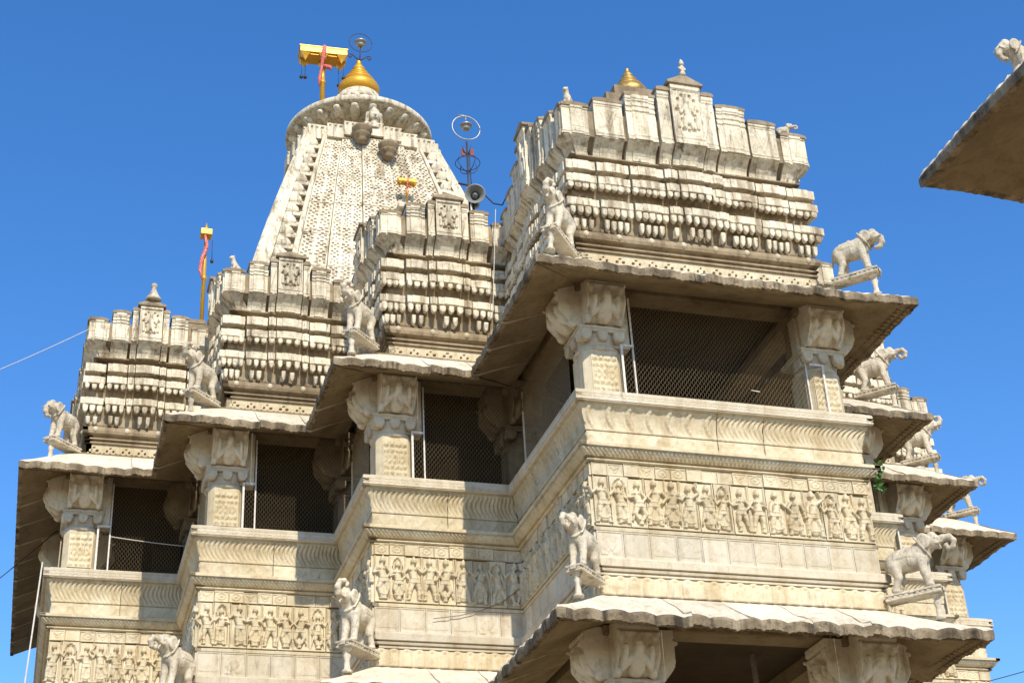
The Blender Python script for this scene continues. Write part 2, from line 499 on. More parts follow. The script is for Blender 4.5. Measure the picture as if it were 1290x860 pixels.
def figure_mesh(kind, hgt, depth, n=46):
    f = figure_height(kind)
    nx, nz = n, int(n * 1.75)
    xs = np.linspace(-0.28, 0.28, nx); zs = np.linspace(0, 1.03, nz)
    X, Z = np.meshgrid(xs, zs)
    H = f(X, Z)
    keep = H > 0.02
    V = np.stack([X * hgt, -(H * depth), Z * hgt], -1).reshape(-1, 3)
    F = []
    for j in range(nz - 1):
        for i in range(nx - 1):
            if keep[j, i] or keep[j, i + 1] or keep[j + 1, i] or keep[j + 1, i + 1]:
                a = j * nx + i
                F.append((a, a + 1, a + nx + 1, a + nx))
    used = sorted({i for q in F for i in q}); mp = {o: k for k, o in enumerate(used)}
    return mk('carved_figure', V[used], [[mp[i] for i in q] for q in F], M_WALL, True)

def deity_h(X, Z):
    """seated/standing deity with a crown and a ring of pits, x -0.5..0.5, z 0..1"""
    H = np.zeros_like(X)
    for a, b, ra, rb, d in [((0, .30), (0, .62), .13, .12, .9), ((0, .74), (0, .78), .085, .08, 1.0), ((0, .84), (0, .93), .07, .03, .8),
                            ((-.12, .60), (-.24, .45), .05, .04, .7), ((.12, .60), (.24, .45), .05, .04, .7),
                            ((-.24, .45), (-.3, .66), .04, .035, .7), ((.24, .45), (.3, .66), .04, .035, .7),
                            ((-.1, .3), (-.13, .1), .09, .06, .8), ((.1, .3), (.13, .1), .09, .06, .8),
                            ((-.33, .12), (-.33, .4), .06, .05, .55), ((.33, .12), (.33, .4), .06, .05, .55)]:
        H = np.maximum(H, bump_capsule(X, Z, a, b, ra, rb, d))
    pit = np.zeros_like(X)
    for k in range(11):
        a = PI * (1.12 + 0.76 * k / 10) if k < 7 else PI * (0.02 + 0.2 * (k - 7))
        pass
    for (px, pz) in [(-.2, .05), (0, .03), (.2, .05), (-.36, .55), (.36, .55), (-.28, .82), (.28, .82), (-.14, .93), (.14, .93), (-.22, .3), (.22, .3)]:
        pit = np.maximum(pit, np.maximum(0, 1 - np.hypot((X - px) / .055, (Z - pz) / .05)))
    return H - 0.9 * np.sqrt(pit)

# ------------------------------------------------------------------ wall base bands (shared shapes, mitred ends)
def band(key, f, prof, mats, n=2, h=None, nu=2, name='moulding', smooth=False, back=0.08, matfn=None):
    k = (key, round(f.W, 3), f.eL, f.eR)
    return cached(k, lambda: sheet(name, lin(0, f.W, nu), prof_lerp(prof, n) if n > 2 else prof, mats, h, f.eL, f.eR, None, back, None, smooth, matfn))

CORNICE = [(0.0, 2.640), (0.03, 2.642), (0.05, 2.655), (0.05, 2.668), (0.022, 2.672), (0.022, 2.690), (0.07, 2.695), (0.135, 2.775), (0.135, 2.782), (0.160, 2.785), (0.160, 2.822), (0.150, 2.830), (0.02, 2.838)]
BASE = [(0.0, 1.268), (0.03, 1.270), (0.03, 1.292), (0.012, 1.296), (0.012, 1.308), (0.05, 1.312), (0.06, 1.338), (0.036, 1.342), (0.036, 1.352), (0.080, 1.358), (0.085, 1.44), (0.07, 1.462), (0.0, 1.475)]
CLOSED = [(0.0, 1.795), (0.022, 1.80), (0.026, 1.835), (0.012, 1.85), (0.0, 1.852)]
RIM = [(0.115, 3.350), (0.155, 3.356), (0.165, 3.375), (0.165, 3.485), (0.150, 3.503), (-0.03, 3.505)]

def flute_h(seed):
    """S-shaped flutes of a balcony slab"""
    def h(X, T, Z):
        ph = (X + 0.10 * np.sin(PI * T) + 0.015 * np.sin(7 * X + seed)) / 0.062
        s = np.abs(np.sin(PI * ph)) ** 0.6
        env = np.clip(np.minimum((T - 0.06) / 0.1, (0.93 - T) / 0.06), 0, 1)
        return env * (s - 0.8) * 0.036
    return h
def beads_h(X, T, Z):
    """upright beaded strips with plain fields between (central balcony, left slab)"""
    u = np.mod(X + 0.07 * np.sin(PI * T), 0.24)
    strip = np.exp(-((u - 0.12) / 0.022) ** 2)
    beads = strip * (0.6 + 0.4 * np.sin(T * 40)) * 0.026
    fold = np.abs(np.sin(PI * (u / 0.24 + 0.5))) ** 2 * 0.012 + np.exp(-((u - 0.085) / 0.008) ** 2) * .014 + np.exp(-((u - 0.155) / 0.008) ** 2) * .014
    env = np.clip(np.minimum((T - 0.05) / 0.1, (0.95 - T) / 0.05), 0, 1)
    return env * (beads - fold)
def zig_h(X, T, Z):
    w = np.abs(np.mod(X / 0.075, 1) * 2 - 1)
    line = np.abs(T * 3.2 - 0.75 - w * 0.6)
    on = (T > 0.2) & (T < 0.62)
    return np.where(on, np.clip(1 - line / 0.16, 0, 1) * 0.008 - 0.004, 0)
def ogee_h(X, T, Z):
    w = 0.5 + 0.28 * np.sin(2 * PI * X / 0.21)
    w2 = np.abs(np.sin(PI * X / 0.21)) * 0.4
    return np.where((T > .08) & (T < .92), np.clip(1 - np.abs(T - w) / 0.17, 0, 1) * 0.012 - w2 * 0.006, 0)
def dent_h(X, T, Z):
    on = (T > 0.34) & (T < 0.66)
    return np.where(on, (np.abs(np.sin(PI * X / 0.042)) - 0.5) * 0.006, 0)
def lotus_h(X, T, Z):
    u = np.mod(X, 0.16) / 0.16 - 0.5
    petal = np.clip(1 - (np.abs(u) / 0.45) ** 2 - (T - 0.25) ** 2 * 1.3, 0, 1) ** 0.5
    pit = np.clip(1 - np.hypot(u / 0.16, (T - 0.78) / 0.12), 0, 1)
    return petal * 0.03 - np.sqrt(pit) * 0.035
def dots_h(X, T, Z):
    """pierced band: small square holes in a diamond lattice"""
    H = np.zeros_like(X)
    g = 0.235
    u = np.mod(X, g) / g
    for (a, b) in [(.5, .80), (.30, .60), (.70, .60), (.5, .42), (.12, .42), (.88, .42), (.30, .25), (.70, .25)]:
        H = np.maximum(H, ((np.abs(u - a) < 0.06) & (np.abs(T - b) < 0.05)).astype(float))
    return -0.09 * H
def vmotif_h(X, T, Z):
    """raised frame with a V of two strokes"""
    w = X.max() if X.max() > 0 else 1
    u = X / w - 0.5
    fr = ((np.abs(u) > 0.40) | (T < 0.10) | (T > 0.88)).astype(float) * 0.008
    v = np.clip(1 - np.abs(np.abs(u) * 1.9 - (T - 0.22)) / 0.09, 0, 1) * (T > .2) * (T < .78)
    v2 = np.clip(1 - np.abs(np.abs(u) * 1.9 - (T - 0.45)) / 0.07, 0, 1) * (T > .42) * (T < .78)
    return fr + np.maximum(v, v2) * 0.010 - 0.004
def scroll_h(X, T, Z):
    w = X.max()
    u = X / w - 0.5
    r = np.hypot(u * 1.1, T - 0.52)
    ring = np.clip(1 - np.abs(r - 0.30) / 0.08, 0, 1)
    ctr = np.clip(1 - r / 0.14, 0, 1) ** .5
    fr = ((np.abs(u) > 0.45) | (T < 0.08) | (T > 0.90)).astype(float)
    return np.maximum(np.maximum(ring, ctr), fr) * 0.011
def fan_h(X, T, Z):
    w = X.max()
    u = X / w - 0.5
    r = np.hypot(u * 1.6, T - 0.12); a = np.arctan2(T - 0.12, u * 1.6)
    rays = (np.abs(np.sin(a * 4.5)) ** 0.7) * (r < 0.62) * (r > 0.15) * (T > 0.1)
    fr = ((np.abs(u) > 0.455) | (T < 0.06) | (T > 0.93)).astype(float)
    return np.maximum(rays * 0.8, fr) * 0.010
def tri_h(X, T, Z):
    w = X.max()
    u = X / w - 0.5
    tri = np.clip((0.42 - np.abs(u) * 0.9 - np.abs(T - 0.25) * 0.9) / 0.05, 0, 1) * (T > 0.18)
    fr = ((np.abs(u) > 0.46) | (T < 0.05) | (T > 0.93)).astype(float)
    return np.maximum(tri * 0.5, fr) * 0.009
def plainsq_h(X, T, Z):
    w = X.max()
    u = X / w - 0.5
    fr = ((np.abs(u) > 0.46) | (T < 0.06) | (T > 0.93)).astype(float)
    return fr * 0.009

# cores of the walls, floors, ceilings -------------------------------------------------
def core_rects(inset, z0, z1, bay):
    x0, x1, y0, y1 = RECTS[bay]
    mb = MB()
    if bay == 'a': mb.box(x0 + inset, x1 - inset, y0 + inset, YD + 2.0, z0, z1)
    elif bay in 'bcd':
        mb.box(x0 + inset, x1 + inset + (0.0 if bay != 'b' else 0.0), y0 + inset, YE, z0, z1)
    else: mb.box(x0 - inset, x1 - inset, y0 + inset, YE, z0, z1)
    return mb

WALLPART = {}
for b in BAYS:
    x0, x1, y0, y1 = RECTS[b]
    mb = MB()
    zb = 0.55 if b == 'a' else GZ
    e = 0.03
    if b == 'a':
        # parapet and frieze storey of the porch: a hollow box, open porch underneath
        mb.box(x0 + e, x1 - e, y0 + e, YB + e, 1.035, 2.95)
    elif b in 'bcd':
        mb.box(x0 + e, x1 + e - 0.002, y0 + e, YE, zb, 2.95)
    else:
        mb.box(x0 - e + 0.002, x1 - e, y0 + e, YE, zb, 2.95)
    w = link('wall', mb.mesh('wall', M_WALL), hall, (0, 0, 0))
    w['label'] = 'carved balcony wall of the ' + BAYNAME[b]
    WALLPART[b] = w
# middle of the hall behind the porch
mb = MB()
mb.box(-A_ + 0.028, A_ - 0.028, YB + 0.035, YE, GZ, 2.948)
link('wall', mb.mesh('wall', M_WALL), hall, (0, 0, 0))['label'] = 'plain inner wall behind the porch'

FIG_H = 0.575
NFIG = 22
def frieze(f):
    par = WALLPART[f.bay]
    W = f.W
    # mouldings that run round the whole bay
    link('cornice', band('cornice', f, CORNICE, M_WALL), par, f.w(0), f.rz)
    link('cornice_dentils', band('dentil', f, [(0.071, 2.700), (0.138, 2.776)], M_WALL, 3, lambda X, T, Z: (np.abs(np.sin(PI * X / 0.05)) - 0.35) * 0.009, max(4, int(W / 0.0125)), 'cornice_dentils', True, 0.02), par, f.w(0), f.rz)
    link('base_moulding', band('base', f, BASE, M_PALE), par, f.w(0), f.rz)
    link('ledge', band('ledge', f, CLOSED, M_WALL), par, f.w(0), f.rz)
    link('lotus_band', band('lotus', f, [(0.0, 1.04), (0.0, 1.265)], M_WALL, 12, lotus_h, max(4, int(W / 0.016)), 'lotus_band', True), par, f.w(0, -0.012), f.rz)
    if not f.full:
        return
    # frieze of figures
    rr = random.Random(sum(map(ord, f.nm)))
    n = max(4, int(round(W / 0.215)))
    cuts = [0.0]
    ws = [rr.uniform(0.85, 1.15) for _ in range(n)]
    tot = sum(ws)
    for q in ws: cuts.append(cuts[-1] + q / tot * W)
    for i in range(n):
        a, b2 = cuts[i], cuts[i + 1]
        w = round(b2 - a - 0.006, 2)
        niche = i % 6 == 1
        def panel(w=w, niche=niche):
            def h(X, T, Z):
                u = X / w - 0.5
                fr = np.where(np.abs(u) > 0.5 - 0.011 / w, 0.026, 0.0)
                if niche:
                    arch = np.hypot(u / 0.36, (T - 0.74) / 0.2)
                    inside = ((arch < 1) & (T > .74)) | ((np.abs(u) < 0.36) & (T <= .74) & (T > .06))
                    fr = np.where(inside, 0.0, 0.034)
                    halo = np.clip(1 - np.abs(np.hypot(u * 1.0, (T - 0.80) * 1.9) - 0.30) / 0.07, 0, 1) * (T > .72)
                    fr = np.maximum(fr, halo * 0.03)
                fr = np.where((T < 0.05), 0.03, fr)
                return fr
            return sheet('carved_panel', lin(0, w, 22), np.stack([np.zeros(30), lin(1.856, 2.463, 30)], 1), M_WALL, h, back=0.04, smooth=False)
        link('carved_panel', cached(('panel', w, niche), panel), par, f.w(a + 0.003, -0.004 - rr.uniform(0, .006)), f.rz)
        k = rr.randrange(NFIG)
        s = rr.uniform(0.93, 1.02)
        if niche: s *= 0.9
        fm = cached(('figure', k), lambda: figure_mesh(k, FIG_H, 0.068))
        link('carved_figure', fm, par, f.w((a + b2) / 2, -0.006, 1.878), f.rz, (1.04 * s * (1 if rr.random() < .5 else -1), 1, s))
    # motif blocks above
    n = max(4, int(round(W / 0.20)))
    for i in range(n):
        w = W / n - 0.004
        kind = rr.choice(['v', 'v', 's', 's', 'p'])
        me = cached(('motif', kind, round(w, 3)), lambda: sheet('motif_block', lin(0, w, 20), np.stack([np.zeros(13), lin(2.482, 2.632, 13)], 1), M_WALL,
                                                              {'v': vmotif_h, 's': scroll_h, 'p': plainsq_h}[kind], back=0.05, smooth=False))
        link('motif_block', me, par, f.w(i * W / n + 0.002, -0.012 - rr.choice([0, 0, .012, .02])), f.rz)
    # square panels below
    n = max(4, int(round(W / 0.33)))
    for i in range(n):
        w = W / n - 0.005
        kind = rr.choice(['f', 't', 't', 'p'])
        me = cached(('square', kind, round(w, 3)), lambda: sheet('square_panel', lin(0, w, 30), np.stack([np.zeros(28), lin(1.478, 1.792, 28)], 1), M_PALE,
                                                               {'f': fan_h, 't': tri_h, 'p': plainsq_h}[kind], back=0.05, smooth=False))
        link('square_panel', me, par, f.w(i * W / n + 0.0025, -0.006 - rr.uniform(0, .008)), f.rz)

for f in FACES: frieze(f)

# ------------------------------------------------------------------ balcony fronts above the cornice
BALC = {}
for b in BAYS:
    mb = MB()
    for f in FACES:
        if f.bay != b: continue
        # backing kerb of the balcony
        p0 = f.w(0.02, 0.06); p1 = f.w(f.W - 0.02, 0.20)
        mb.box(min(p0[0], p1[0]), max(p0[0], p1[0]), min(p0[1], p1[1]), max(p0[1], p1[1]), 2.95, 3.49)
    BALC[b] = link('balcony_front', mb.mesh('balcony_front', M_WALL), hall, (0, 0, 0))
    BALC[b]['label'] = 'fluted balcony front of the ' + BAYNAME[b]
def slab_profile():
    t = lin(0, 1, 16)
    return np.stack([0.03 + 0.085 * t ** 2.2, 3.035 + 0.315 * t], 1)
for f in FACES:
    par = BALC[f.bay]
    link('rim', band('rim', f, RIM, M_PALE), par, f.w(0), f.rz)
    n = max(1, int(round(f.W / 1.0)))
    if f.nm == 'a_front': cuts = [0, 1.62, 2.22, f.W]
    else: cuts = list(lin(0, f.W, n + 1))
    for i in range(len(cuts) - 1):
        a, b2 = cuts[i], cuts[i + 1]
        eL = f.eL if i == 0 else 0; eR = f.eR if i == len(cuts) - 2 else 0
        g = 0.003
        hf = beads_h if (f.nm == 'a_front' and i == 0) else flute_h(i)
        nu = max(8, int((b2 - a) / 0.008))
        me = cached(('slab', round(b2 - a, 3), eL, eR, f.nm == 'a_front' and i == 0), lambda: sheet('balcony_slab', lin(0, b2 - a - 2 * g, nu), slab_profile(), M_WALL, hf, eL, eR, back=0.06))
        link('balcony_slab', me, par, f.w(a + g), f.rz)
        me = cached(('ogee', round(b2 - a, 3), eL, eR), lambda: sheet('ogee_band', lin(0, b2 - a - 2 * g, max(8, int((b2 - a) / 0.018))), np.stack([np.full(12, 0.022), lin(2.84, 3.033, 12)], 1), M_WALL, ogee_h, eL, eR, back=0.05))
        link('ogee_band', me, par, f.w(a + g), f.rz)
        me = cached(('zig', round(b2 - a, 3), eL, eR), lambda: sheet('zigzag_strip', lin(0, b2 - a - 2 * g, max(8, int((b2 - a) / 0.009))), np.stack([np.full(14, 0.168), lin(3.372, 3.487, 14)], 1), M_PALE, zig_h, eL, eR, back=0.02, smooth=False))
        link('zigzag_strip', me, par, f.w(a + g), f.rz)

# ------------------------------------------------------------------ columns with figured brackets
def bracket_mesh(front):
    """corbel projecting outward with a bust and scrolls carved on its face"""
    t = lin(0, 1, 40)
    z = 0.565 * t
    out = np.where(t < .80, 0.02 + 0.27 * np.clip(t / .36, 0, 1) ** .55, 0.32)
    out = np.where(t > .80, np.where(t < .83, .30, .325), out)
    def h(X, T, Z):
        u = X / 0.48 - 0.5
        H = np.zeros_like(X); T = T * 1.12
        for a, b, ra, rb, d in [((0, .62), (0, .66), .12, .11, 1.2), ((0, .30), (0, .45), .20, .17, .8), ((-.18, .45), (-.33, .30), .07, .06, .8), ((.18, .45), (.33, .30), .07, .06, .8),
                                ((-.33, .30), (-.30, .62), .06, .06, .75), ((.33, .30), (.30, .62), .06, .06, .75), ((0, .75), (0, .83), .10, .05, .9),
                                ((-.42, .2), (-.42, .2), .09, .09, .9), ((.42, .2), (.42, .2), .09, .09, .9), ((-.4, .82), (-.4, .82), .09, .09, .6), ((.4, .82), (.4, .82), .09, .09, .6)]:
            H = np.maximum(H, bump_capsule(u, T, a, b, ra, rb, d))
        for sx in (-.045, .045):
            H -= 0.25 * np.clip(1 - np.hypot((u - sx) / .03, (T - .65) / .02), 0, 1)
        fr = ((np.abs(u) > .46) & (T < .93)).astype(float) * 0.4 + ((T > .84) & (T < .90)) * .5
        return np.where(T > .93, 0, np.maximum(H, fr)) * 0.085
    return sheet('bracket', lin(0, 0.48, 40), np.stack([out, z], 1), M_EAVE, h, back_to=-0.16)
def cloth_drop():
    """hanging leaf of the capital"""
    mb = MB()
    V = []; F = []
    pts = [(-.07, 0), (.07, 0), (.07, -.06), (.045, -.115), (0, -.13), (-.045, -.115), (-.07, -.06)]
    n = len(pts)
    for y, s in ((0.05, 1.0), (-.015, 1.0), (-.03, 0.8)):
        for x, z in pts: V.append((x * s, y, z if s == 1 else z * .9 - .004))
    for k in range(2):
        for i in range(n): F.append((k * n + i, (k + 1) * n + i, (k + 1) * n + (i + 1) % n, k * n + (i + 1) % n))
    F.append(tuple(2 * n + i for i in range(n - 1, -1, -1))); F.append(tuple(range(n)))
    mb.add(V, F)
    return mb.mesh('hanging_leaf', M_PALE)
def shaft_mesh(zlow):
    mb = MB()
    def oct_(h, c): return [(-h, -h + c), (-h + c, -h), (h - c, -h), (h, -h + c), (h, h - c), (h - c, h), (-h + c, h), (-h, h - c)]
    mb.prism(oct_(.285, .05), zlow, zlow + .06); mb.prism(oct_(.245, .075), zlow + .06, 4.17)
    return mb.mesh('column', M_WALL)
def capital_mesh():
    mb = MB()
    mb.lathe([(.25, 4.16), (.272, 4.175), (.285, 4.20), (.272, 4.225), (.25, 4.235), (.245, 4.27), (.26, 4.33), (.27, 4.40)], 24)
    mb.box(-.29, .29, -.29, .29, 4.405, 4.49, 0.008)
    mb.box(-.30, .30, -.30, .30, 4.44, 4.468)
    return mb.mesh('capital', M_PALE)
def panel_on_shaft():
    """carved kirtimukha-like leaf panel wrapped on the shaft"""
    nu, nv = 36, 36
    V = []; F = []
    for j in range(nv):
        for i in range(nu):
            u = i / (nu - 1) - .5; t = j / (nv - 1)
            a = -PI / 2 + u * 1.75
            hh = 0.012
            if 0.04 < t < .96 and abs(u) < .46:
                hh = 0.024 * (abs(math.sin(u * 18 + math.sin(t * 9))) * abs(math.sin(t * 19))) + 0.014 * (math.hypot((u * 4) % 1 - .5, (t * 5) % 1 - .5) < .3)
                hh += 0.014 * max(0, 1 - math.hypot(u / .16, (t - .62) / .16))
            V.append((u * .33, -(.245 + hh), 3.60 + .50 * t))
    for j in range(nv - 1):
        for i in range(nu - 1):
            a = j * nu + i
            F.append((a, a + 1, a + nu + 1, a + nu))
    return mk('carved_shaft_panel', V, F, M_WALL, True)
BR = bracket_mesh(True); LEAF = cloth_drop(); CAPM = capital_mesh(); SHP = panel_on_shaft()
def ab_mesh():
    mb = MB()
    mb.box(-.30, .30, -.30, .30, 4.965, 5.07, .006)
    mb.box(-.22, .22, -.22, .22, 4.49, 4.96)
    return mb.mesh('abacus', M_SOFFIT)
ABM = ab_mesh()
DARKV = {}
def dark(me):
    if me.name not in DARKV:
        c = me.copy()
        for k in range(len(c.materials)): c.materials[k] = M_SMOKED_DIM
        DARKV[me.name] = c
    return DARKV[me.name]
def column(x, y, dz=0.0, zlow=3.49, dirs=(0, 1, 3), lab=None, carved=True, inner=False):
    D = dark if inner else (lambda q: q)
    me = cached(('shaft', zlow), lambda: shaft_mesh(zlow))
    c = link('column', D(me), hall, (x, y, dz))
    if lab: c['label'] = lab
    link('capital', D(CAPM), c, (x, y, dz))
    if carved: link('carved_shaft_panel', SHP, c, (x, y, dz))
    link('abacus', ABM, c, (x, y, dz))
    for q in dirs:
        a = {0: 0.0, 1: -H_, 2: PI, 3: H_}[q]    # front, left, back, right
        dx, dy = {0: (0, -1), 1: (-1, 0), 2: (0, 1), 3: (1, 0)}[q]
        ox, oy = -0.24 * math.cos(a), -0.24 * math.sin(a)
        o = link('bracket', D(BR), c, (x + dx * .20 + ox, y + dy * .20 + oy, 4.495 + dz), a)
        for (lx, ly) in ((-.21, -.275), (0.0, -.275), (.21, -.275)):
            px = lx * math.cos(a) - ly * math.sin(a); py = lx * math.sin(a) + ly * math.cos(a)
            link('hanging_leaf', D(LEAF), c, (x + px, y + py, 4.405 + dz), a)
for sx in (-1, 1):
    lr = 'left' if sx < 0 else 'right'
    column(-(A_ - .31) if sx < 0 else A_ - .26, .31, 0, 3.49, (0, 1) if sx < 0 else (0, 3), lr + ' corner column of the central balcony')
    column(sx * (A_ - .31), .31, -4.36, GZ + 4.36, (0, 1, 3), lr + ' corner column of the porch below the balcony', False)
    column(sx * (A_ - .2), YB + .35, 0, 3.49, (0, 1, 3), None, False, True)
    column(sx * (B_ - .31), YB + .31, 0, 3.49, (0, 1) if sx < 0 else (0, 3))
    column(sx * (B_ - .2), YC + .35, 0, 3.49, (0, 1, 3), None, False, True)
    column(sx * (C_ - .31), YC + .31, 0, 3.49, (0, 1) if sx < 0 else (0, 3))
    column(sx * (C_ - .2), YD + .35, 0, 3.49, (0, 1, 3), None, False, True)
    column(sx * (D_ - .31), YD + .31, 0, 3.49, (0, 1) if sx < 0 else (0, 3))
    for yy in (YD + 2.6, YD + 5.0): column(sx * (D_ - .31), yy, 0, 3.49, (1, 3), None, False)

# ------------------------------------------------------------------ lintels, ceilings, inner walls
for b in BAYS:
    mb = MB()
    for f in FACES:
        if f.bay != b: continue
        l = 0.14 if f.eL > 0 else (-0.14 if f.eL < 0 else 0)
        # face beam over the opening, with two fillets
        for (ya, yb, za, zb2) in ((0.14, 0.46, 5.075, 5.32), (0.10, 0.46, 5.20, 5.30)):
            sh = ya + (0.013 if f.rz else 0)
            p0 = f.w(sh if f.eL >= 0 else -yb + .02, ya); p1 = f.w(f.W - (sh if f.eR >= 0 else -yb + .02), yb)
            mb.box(min(p0[0], p1[0]), max(p0[0], p1[0]), min(p0[1], p1[1]), max(p0[1], p1[1]), za + (0.003 if f.rz else 0), zb2 + (0.004 if f.rz else 0))
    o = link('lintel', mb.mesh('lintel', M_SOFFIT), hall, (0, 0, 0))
# one ceiling under all bays with a sunk round medallion
mb = MB()
def ceil_poly(i):
    return [(-D_ + i, YE), (-D_ + i, YD + i), (-C_ + i, YD + i), (-C_ + i, YC + i), (-B_ + i, YC + i), (-B_ + i, YB + i), (-A_ + i, YB + i), (-A_ + i, i),
            (A_ - i, i), (A_ - i, YB + i), (B_ - i, YB + i), (B_ - i, YC + i), (C_ - i, YC + i), (C_ - i, YD + i), (D_ - i, YD + i), (D_ - i, YE)]
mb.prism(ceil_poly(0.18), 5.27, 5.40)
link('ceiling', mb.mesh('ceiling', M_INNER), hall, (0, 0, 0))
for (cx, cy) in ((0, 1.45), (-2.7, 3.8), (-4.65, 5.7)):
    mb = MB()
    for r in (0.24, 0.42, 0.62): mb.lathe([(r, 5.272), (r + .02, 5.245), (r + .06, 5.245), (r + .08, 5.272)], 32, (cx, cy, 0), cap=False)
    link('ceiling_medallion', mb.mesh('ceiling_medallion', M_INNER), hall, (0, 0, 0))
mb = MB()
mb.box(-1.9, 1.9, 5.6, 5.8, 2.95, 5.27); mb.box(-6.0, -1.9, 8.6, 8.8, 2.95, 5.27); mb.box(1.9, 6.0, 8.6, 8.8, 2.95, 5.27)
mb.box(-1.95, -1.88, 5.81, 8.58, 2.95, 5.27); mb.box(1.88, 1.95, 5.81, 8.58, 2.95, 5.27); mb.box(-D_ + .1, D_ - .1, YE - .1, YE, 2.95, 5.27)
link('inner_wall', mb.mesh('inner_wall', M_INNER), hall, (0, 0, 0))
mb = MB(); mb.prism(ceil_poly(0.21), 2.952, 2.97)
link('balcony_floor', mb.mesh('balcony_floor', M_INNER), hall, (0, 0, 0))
# porch beneath the central balcony
mb = MB()
mb.box(-A_ + .14, A_ - .14, .14, .46, .715, .96); mb.box(-A_ + .14, -A_ + .46, .47, YB, .715, .96); mb.box(A_ - .46, A_ - .14, .47, YB, .715, .96)
mb.box(-A_ + .10, A_ - .10, .10, .135, .84, .95)
link('lintel', mb.mesh('lintel', M_SOFFIT), hall, (0, 0, 0))['label'] = 'scroll carved beam over the lower porch'
mb = MB()
mb.box(-A_ + .2, A_ - .2, .2, YB, .90, 1.0)
link('ceiling', mb.mesh('ceiling', M_INNER), hall, (0, 0, 0))
def scrollwork(X, T, Z):
    a = np.abs(np.mod(X / 0.5, 1) - .5)
    w = .5 + .3 * np.sin(2 * PI * X / .25)
    return np.clip(1 - np.abs(T - w) / .16, 0, 1) ** .6 * .02 + .012 * np.clip(1 - np.hypot((a - .25) / .12, (T - .5) / .35), 0, 1)
link('scroll_panel', sheet('scroll_panel', lin(0, 1.9, 160), np.stack([np.zeros(16), lin(.72, .835, 16)], 1), M_SOFFIT, scrollwork, back=.02), hall, (-.95, .125, 0))
mb = MB(); mb.tube([(.62, 1.3, GZ), (.62, 1.3, .9)], .035, 10); link('prop_post', mb.mesh('prop_post', M_STEEL), hall, (0, 0, 0))

# ------------------------------------------------------------------ eaves (sloping stone slabs, scalloped edge)
def eave(f, par, z0, over, rise, thick, pitch, twist, wavy=1.0):
    W = f.W
    total = W + (f.eL + f.eR) * over
    n = max(1, int(round(W / 0.75)))
    cuts = list(lin(0, W, n + 1))
    for i in range(n):
        a, b2 = cuts[i], cuts[i + 1]
        eL = f.eL if i == 0 else 0; eR = f.eR if i == n - 1 else 0
        k = ('eave', round(b2 - a, 3), eL, eR, over, rise, thick, pitch, twist, round(f.W, 2), i % 3 if not (eL or eR) else -1, wavy)
        def build():
            L = b2 - a
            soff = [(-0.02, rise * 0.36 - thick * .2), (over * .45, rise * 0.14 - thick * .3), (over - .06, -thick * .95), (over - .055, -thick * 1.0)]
            edge = [(over, -thick * 1.0), (over + .004, -thick * .6), (over + .004, -thick * .25), (over, 0.0)]
            top = [(over - .02, .014), (over * .75, .14 * rise + .03), (over * .5, .40 * rise + .02), (over * .25, .70 * rise), (-0.04, rise)]
            P = np.array(soff + edge + top)
            S = len(soff)
            nu = max(14, int((L + over) / 0.028))
            xs = lin(0.0015, L - 0.0015, nu)
            d = np.gradient(P, axis=0); ln = np.hypot(*d.T)
            no, nz = d[:, 1] / ln, -d[:, 0] / ln
            X = np.repeat(xs[None], len(P), 0); O = np.repeat(P[:, :1], nu, 1); Z = np.repeat(P[:, 1:], nu, 1).copy()
            s = (X - xs[0]) / (xs[-1] - xs[0])
            Xm = X - (1 - s) * eL * O + s * eR * O
            ph = (Xm + a) / pitch
            wave = np.abs(np.sin(PI * ph)) ** .8
            wave = .6 + (wave - .6) * wavy
            small = np.abs(np.sin(PI * ph * 4))
            wob = 0.012 * np.sin(Xm * 2.3 + W) + 0.008 * np.sin(Xm * 5.1 + 2)
            r = np.arange(len(P))
            Z += wob * (np.clip(O / over, 0, 1))
            for q in range(len(P)):
                if q in (S - 1, S): Z[q] += (wave[q] - .6) * thick * .24 + (small[q] - .5) * thick * .10
                if q == S + 1: Z[q] += (wave[q] - .6) * thick * .25
                if q == S + 3 or q == S + 2: Z[q] += (wave[q] - .6) * thick * .22; O[q] += (wave[q] - .5) * .016
                if q >= S + 4:
                    ph2 = (Xm[q] + a + twist * O[q]) / (pitch * .5)
                    fall = np.clip(O[q] / over, 0, 1)
                    Z[q] += (np.abs(np.sin(PI * ph2)) ** .7 - .6) * 0.08 * fall * (1.0 if z0 < 2 else .45)
            V = np.stack([Xm, -O, Z], -1).reshape(-1, 3)
            F = []; MI = []; SM = []
            for j in range(len(P) - 1):
                for c in range(nu - 1):
                    q = j * nu + c
                    F.append((q, q + 1, q + nu + 1, q + nu))
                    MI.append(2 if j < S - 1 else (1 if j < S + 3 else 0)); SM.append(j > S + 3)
            for c in (0, nu - 1):
                if (c == 0 and eL) or (c and eR): continue
                ring = [j * nu + c for j in range(len(P))]
                F.append(tuple(ring) if c == 0 else tuple(ring[::-1])); MI.append(0); SM.append(False)
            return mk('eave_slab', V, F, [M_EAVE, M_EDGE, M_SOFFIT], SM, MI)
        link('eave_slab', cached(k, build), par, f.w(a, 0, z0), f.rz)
def soffit_dentils(f, par, z0, over, thick):
    """row of small hanging scallops under the side eaves"""
    mb = MB()
    x = -over * max(f.eL, 0) + .1
    end = f.W + over * max(f.eR, 0) - .1
    while x < end:
        mb.box(x, x + .05, -over + .06, -over + .10, -thick * .95 - .015, -thick * .7); mb.box(x + .02, x + .055, -over + .13, -over + .18, -thick * .75, -thick * .4)
        x += .085
    link('soffit_scallops', mb.mesh('soffit_scallops', M_SOFFIT), par, f.w(0, 0, z0), f.rz)['kind'] = 'stuff'
EAVE = {}
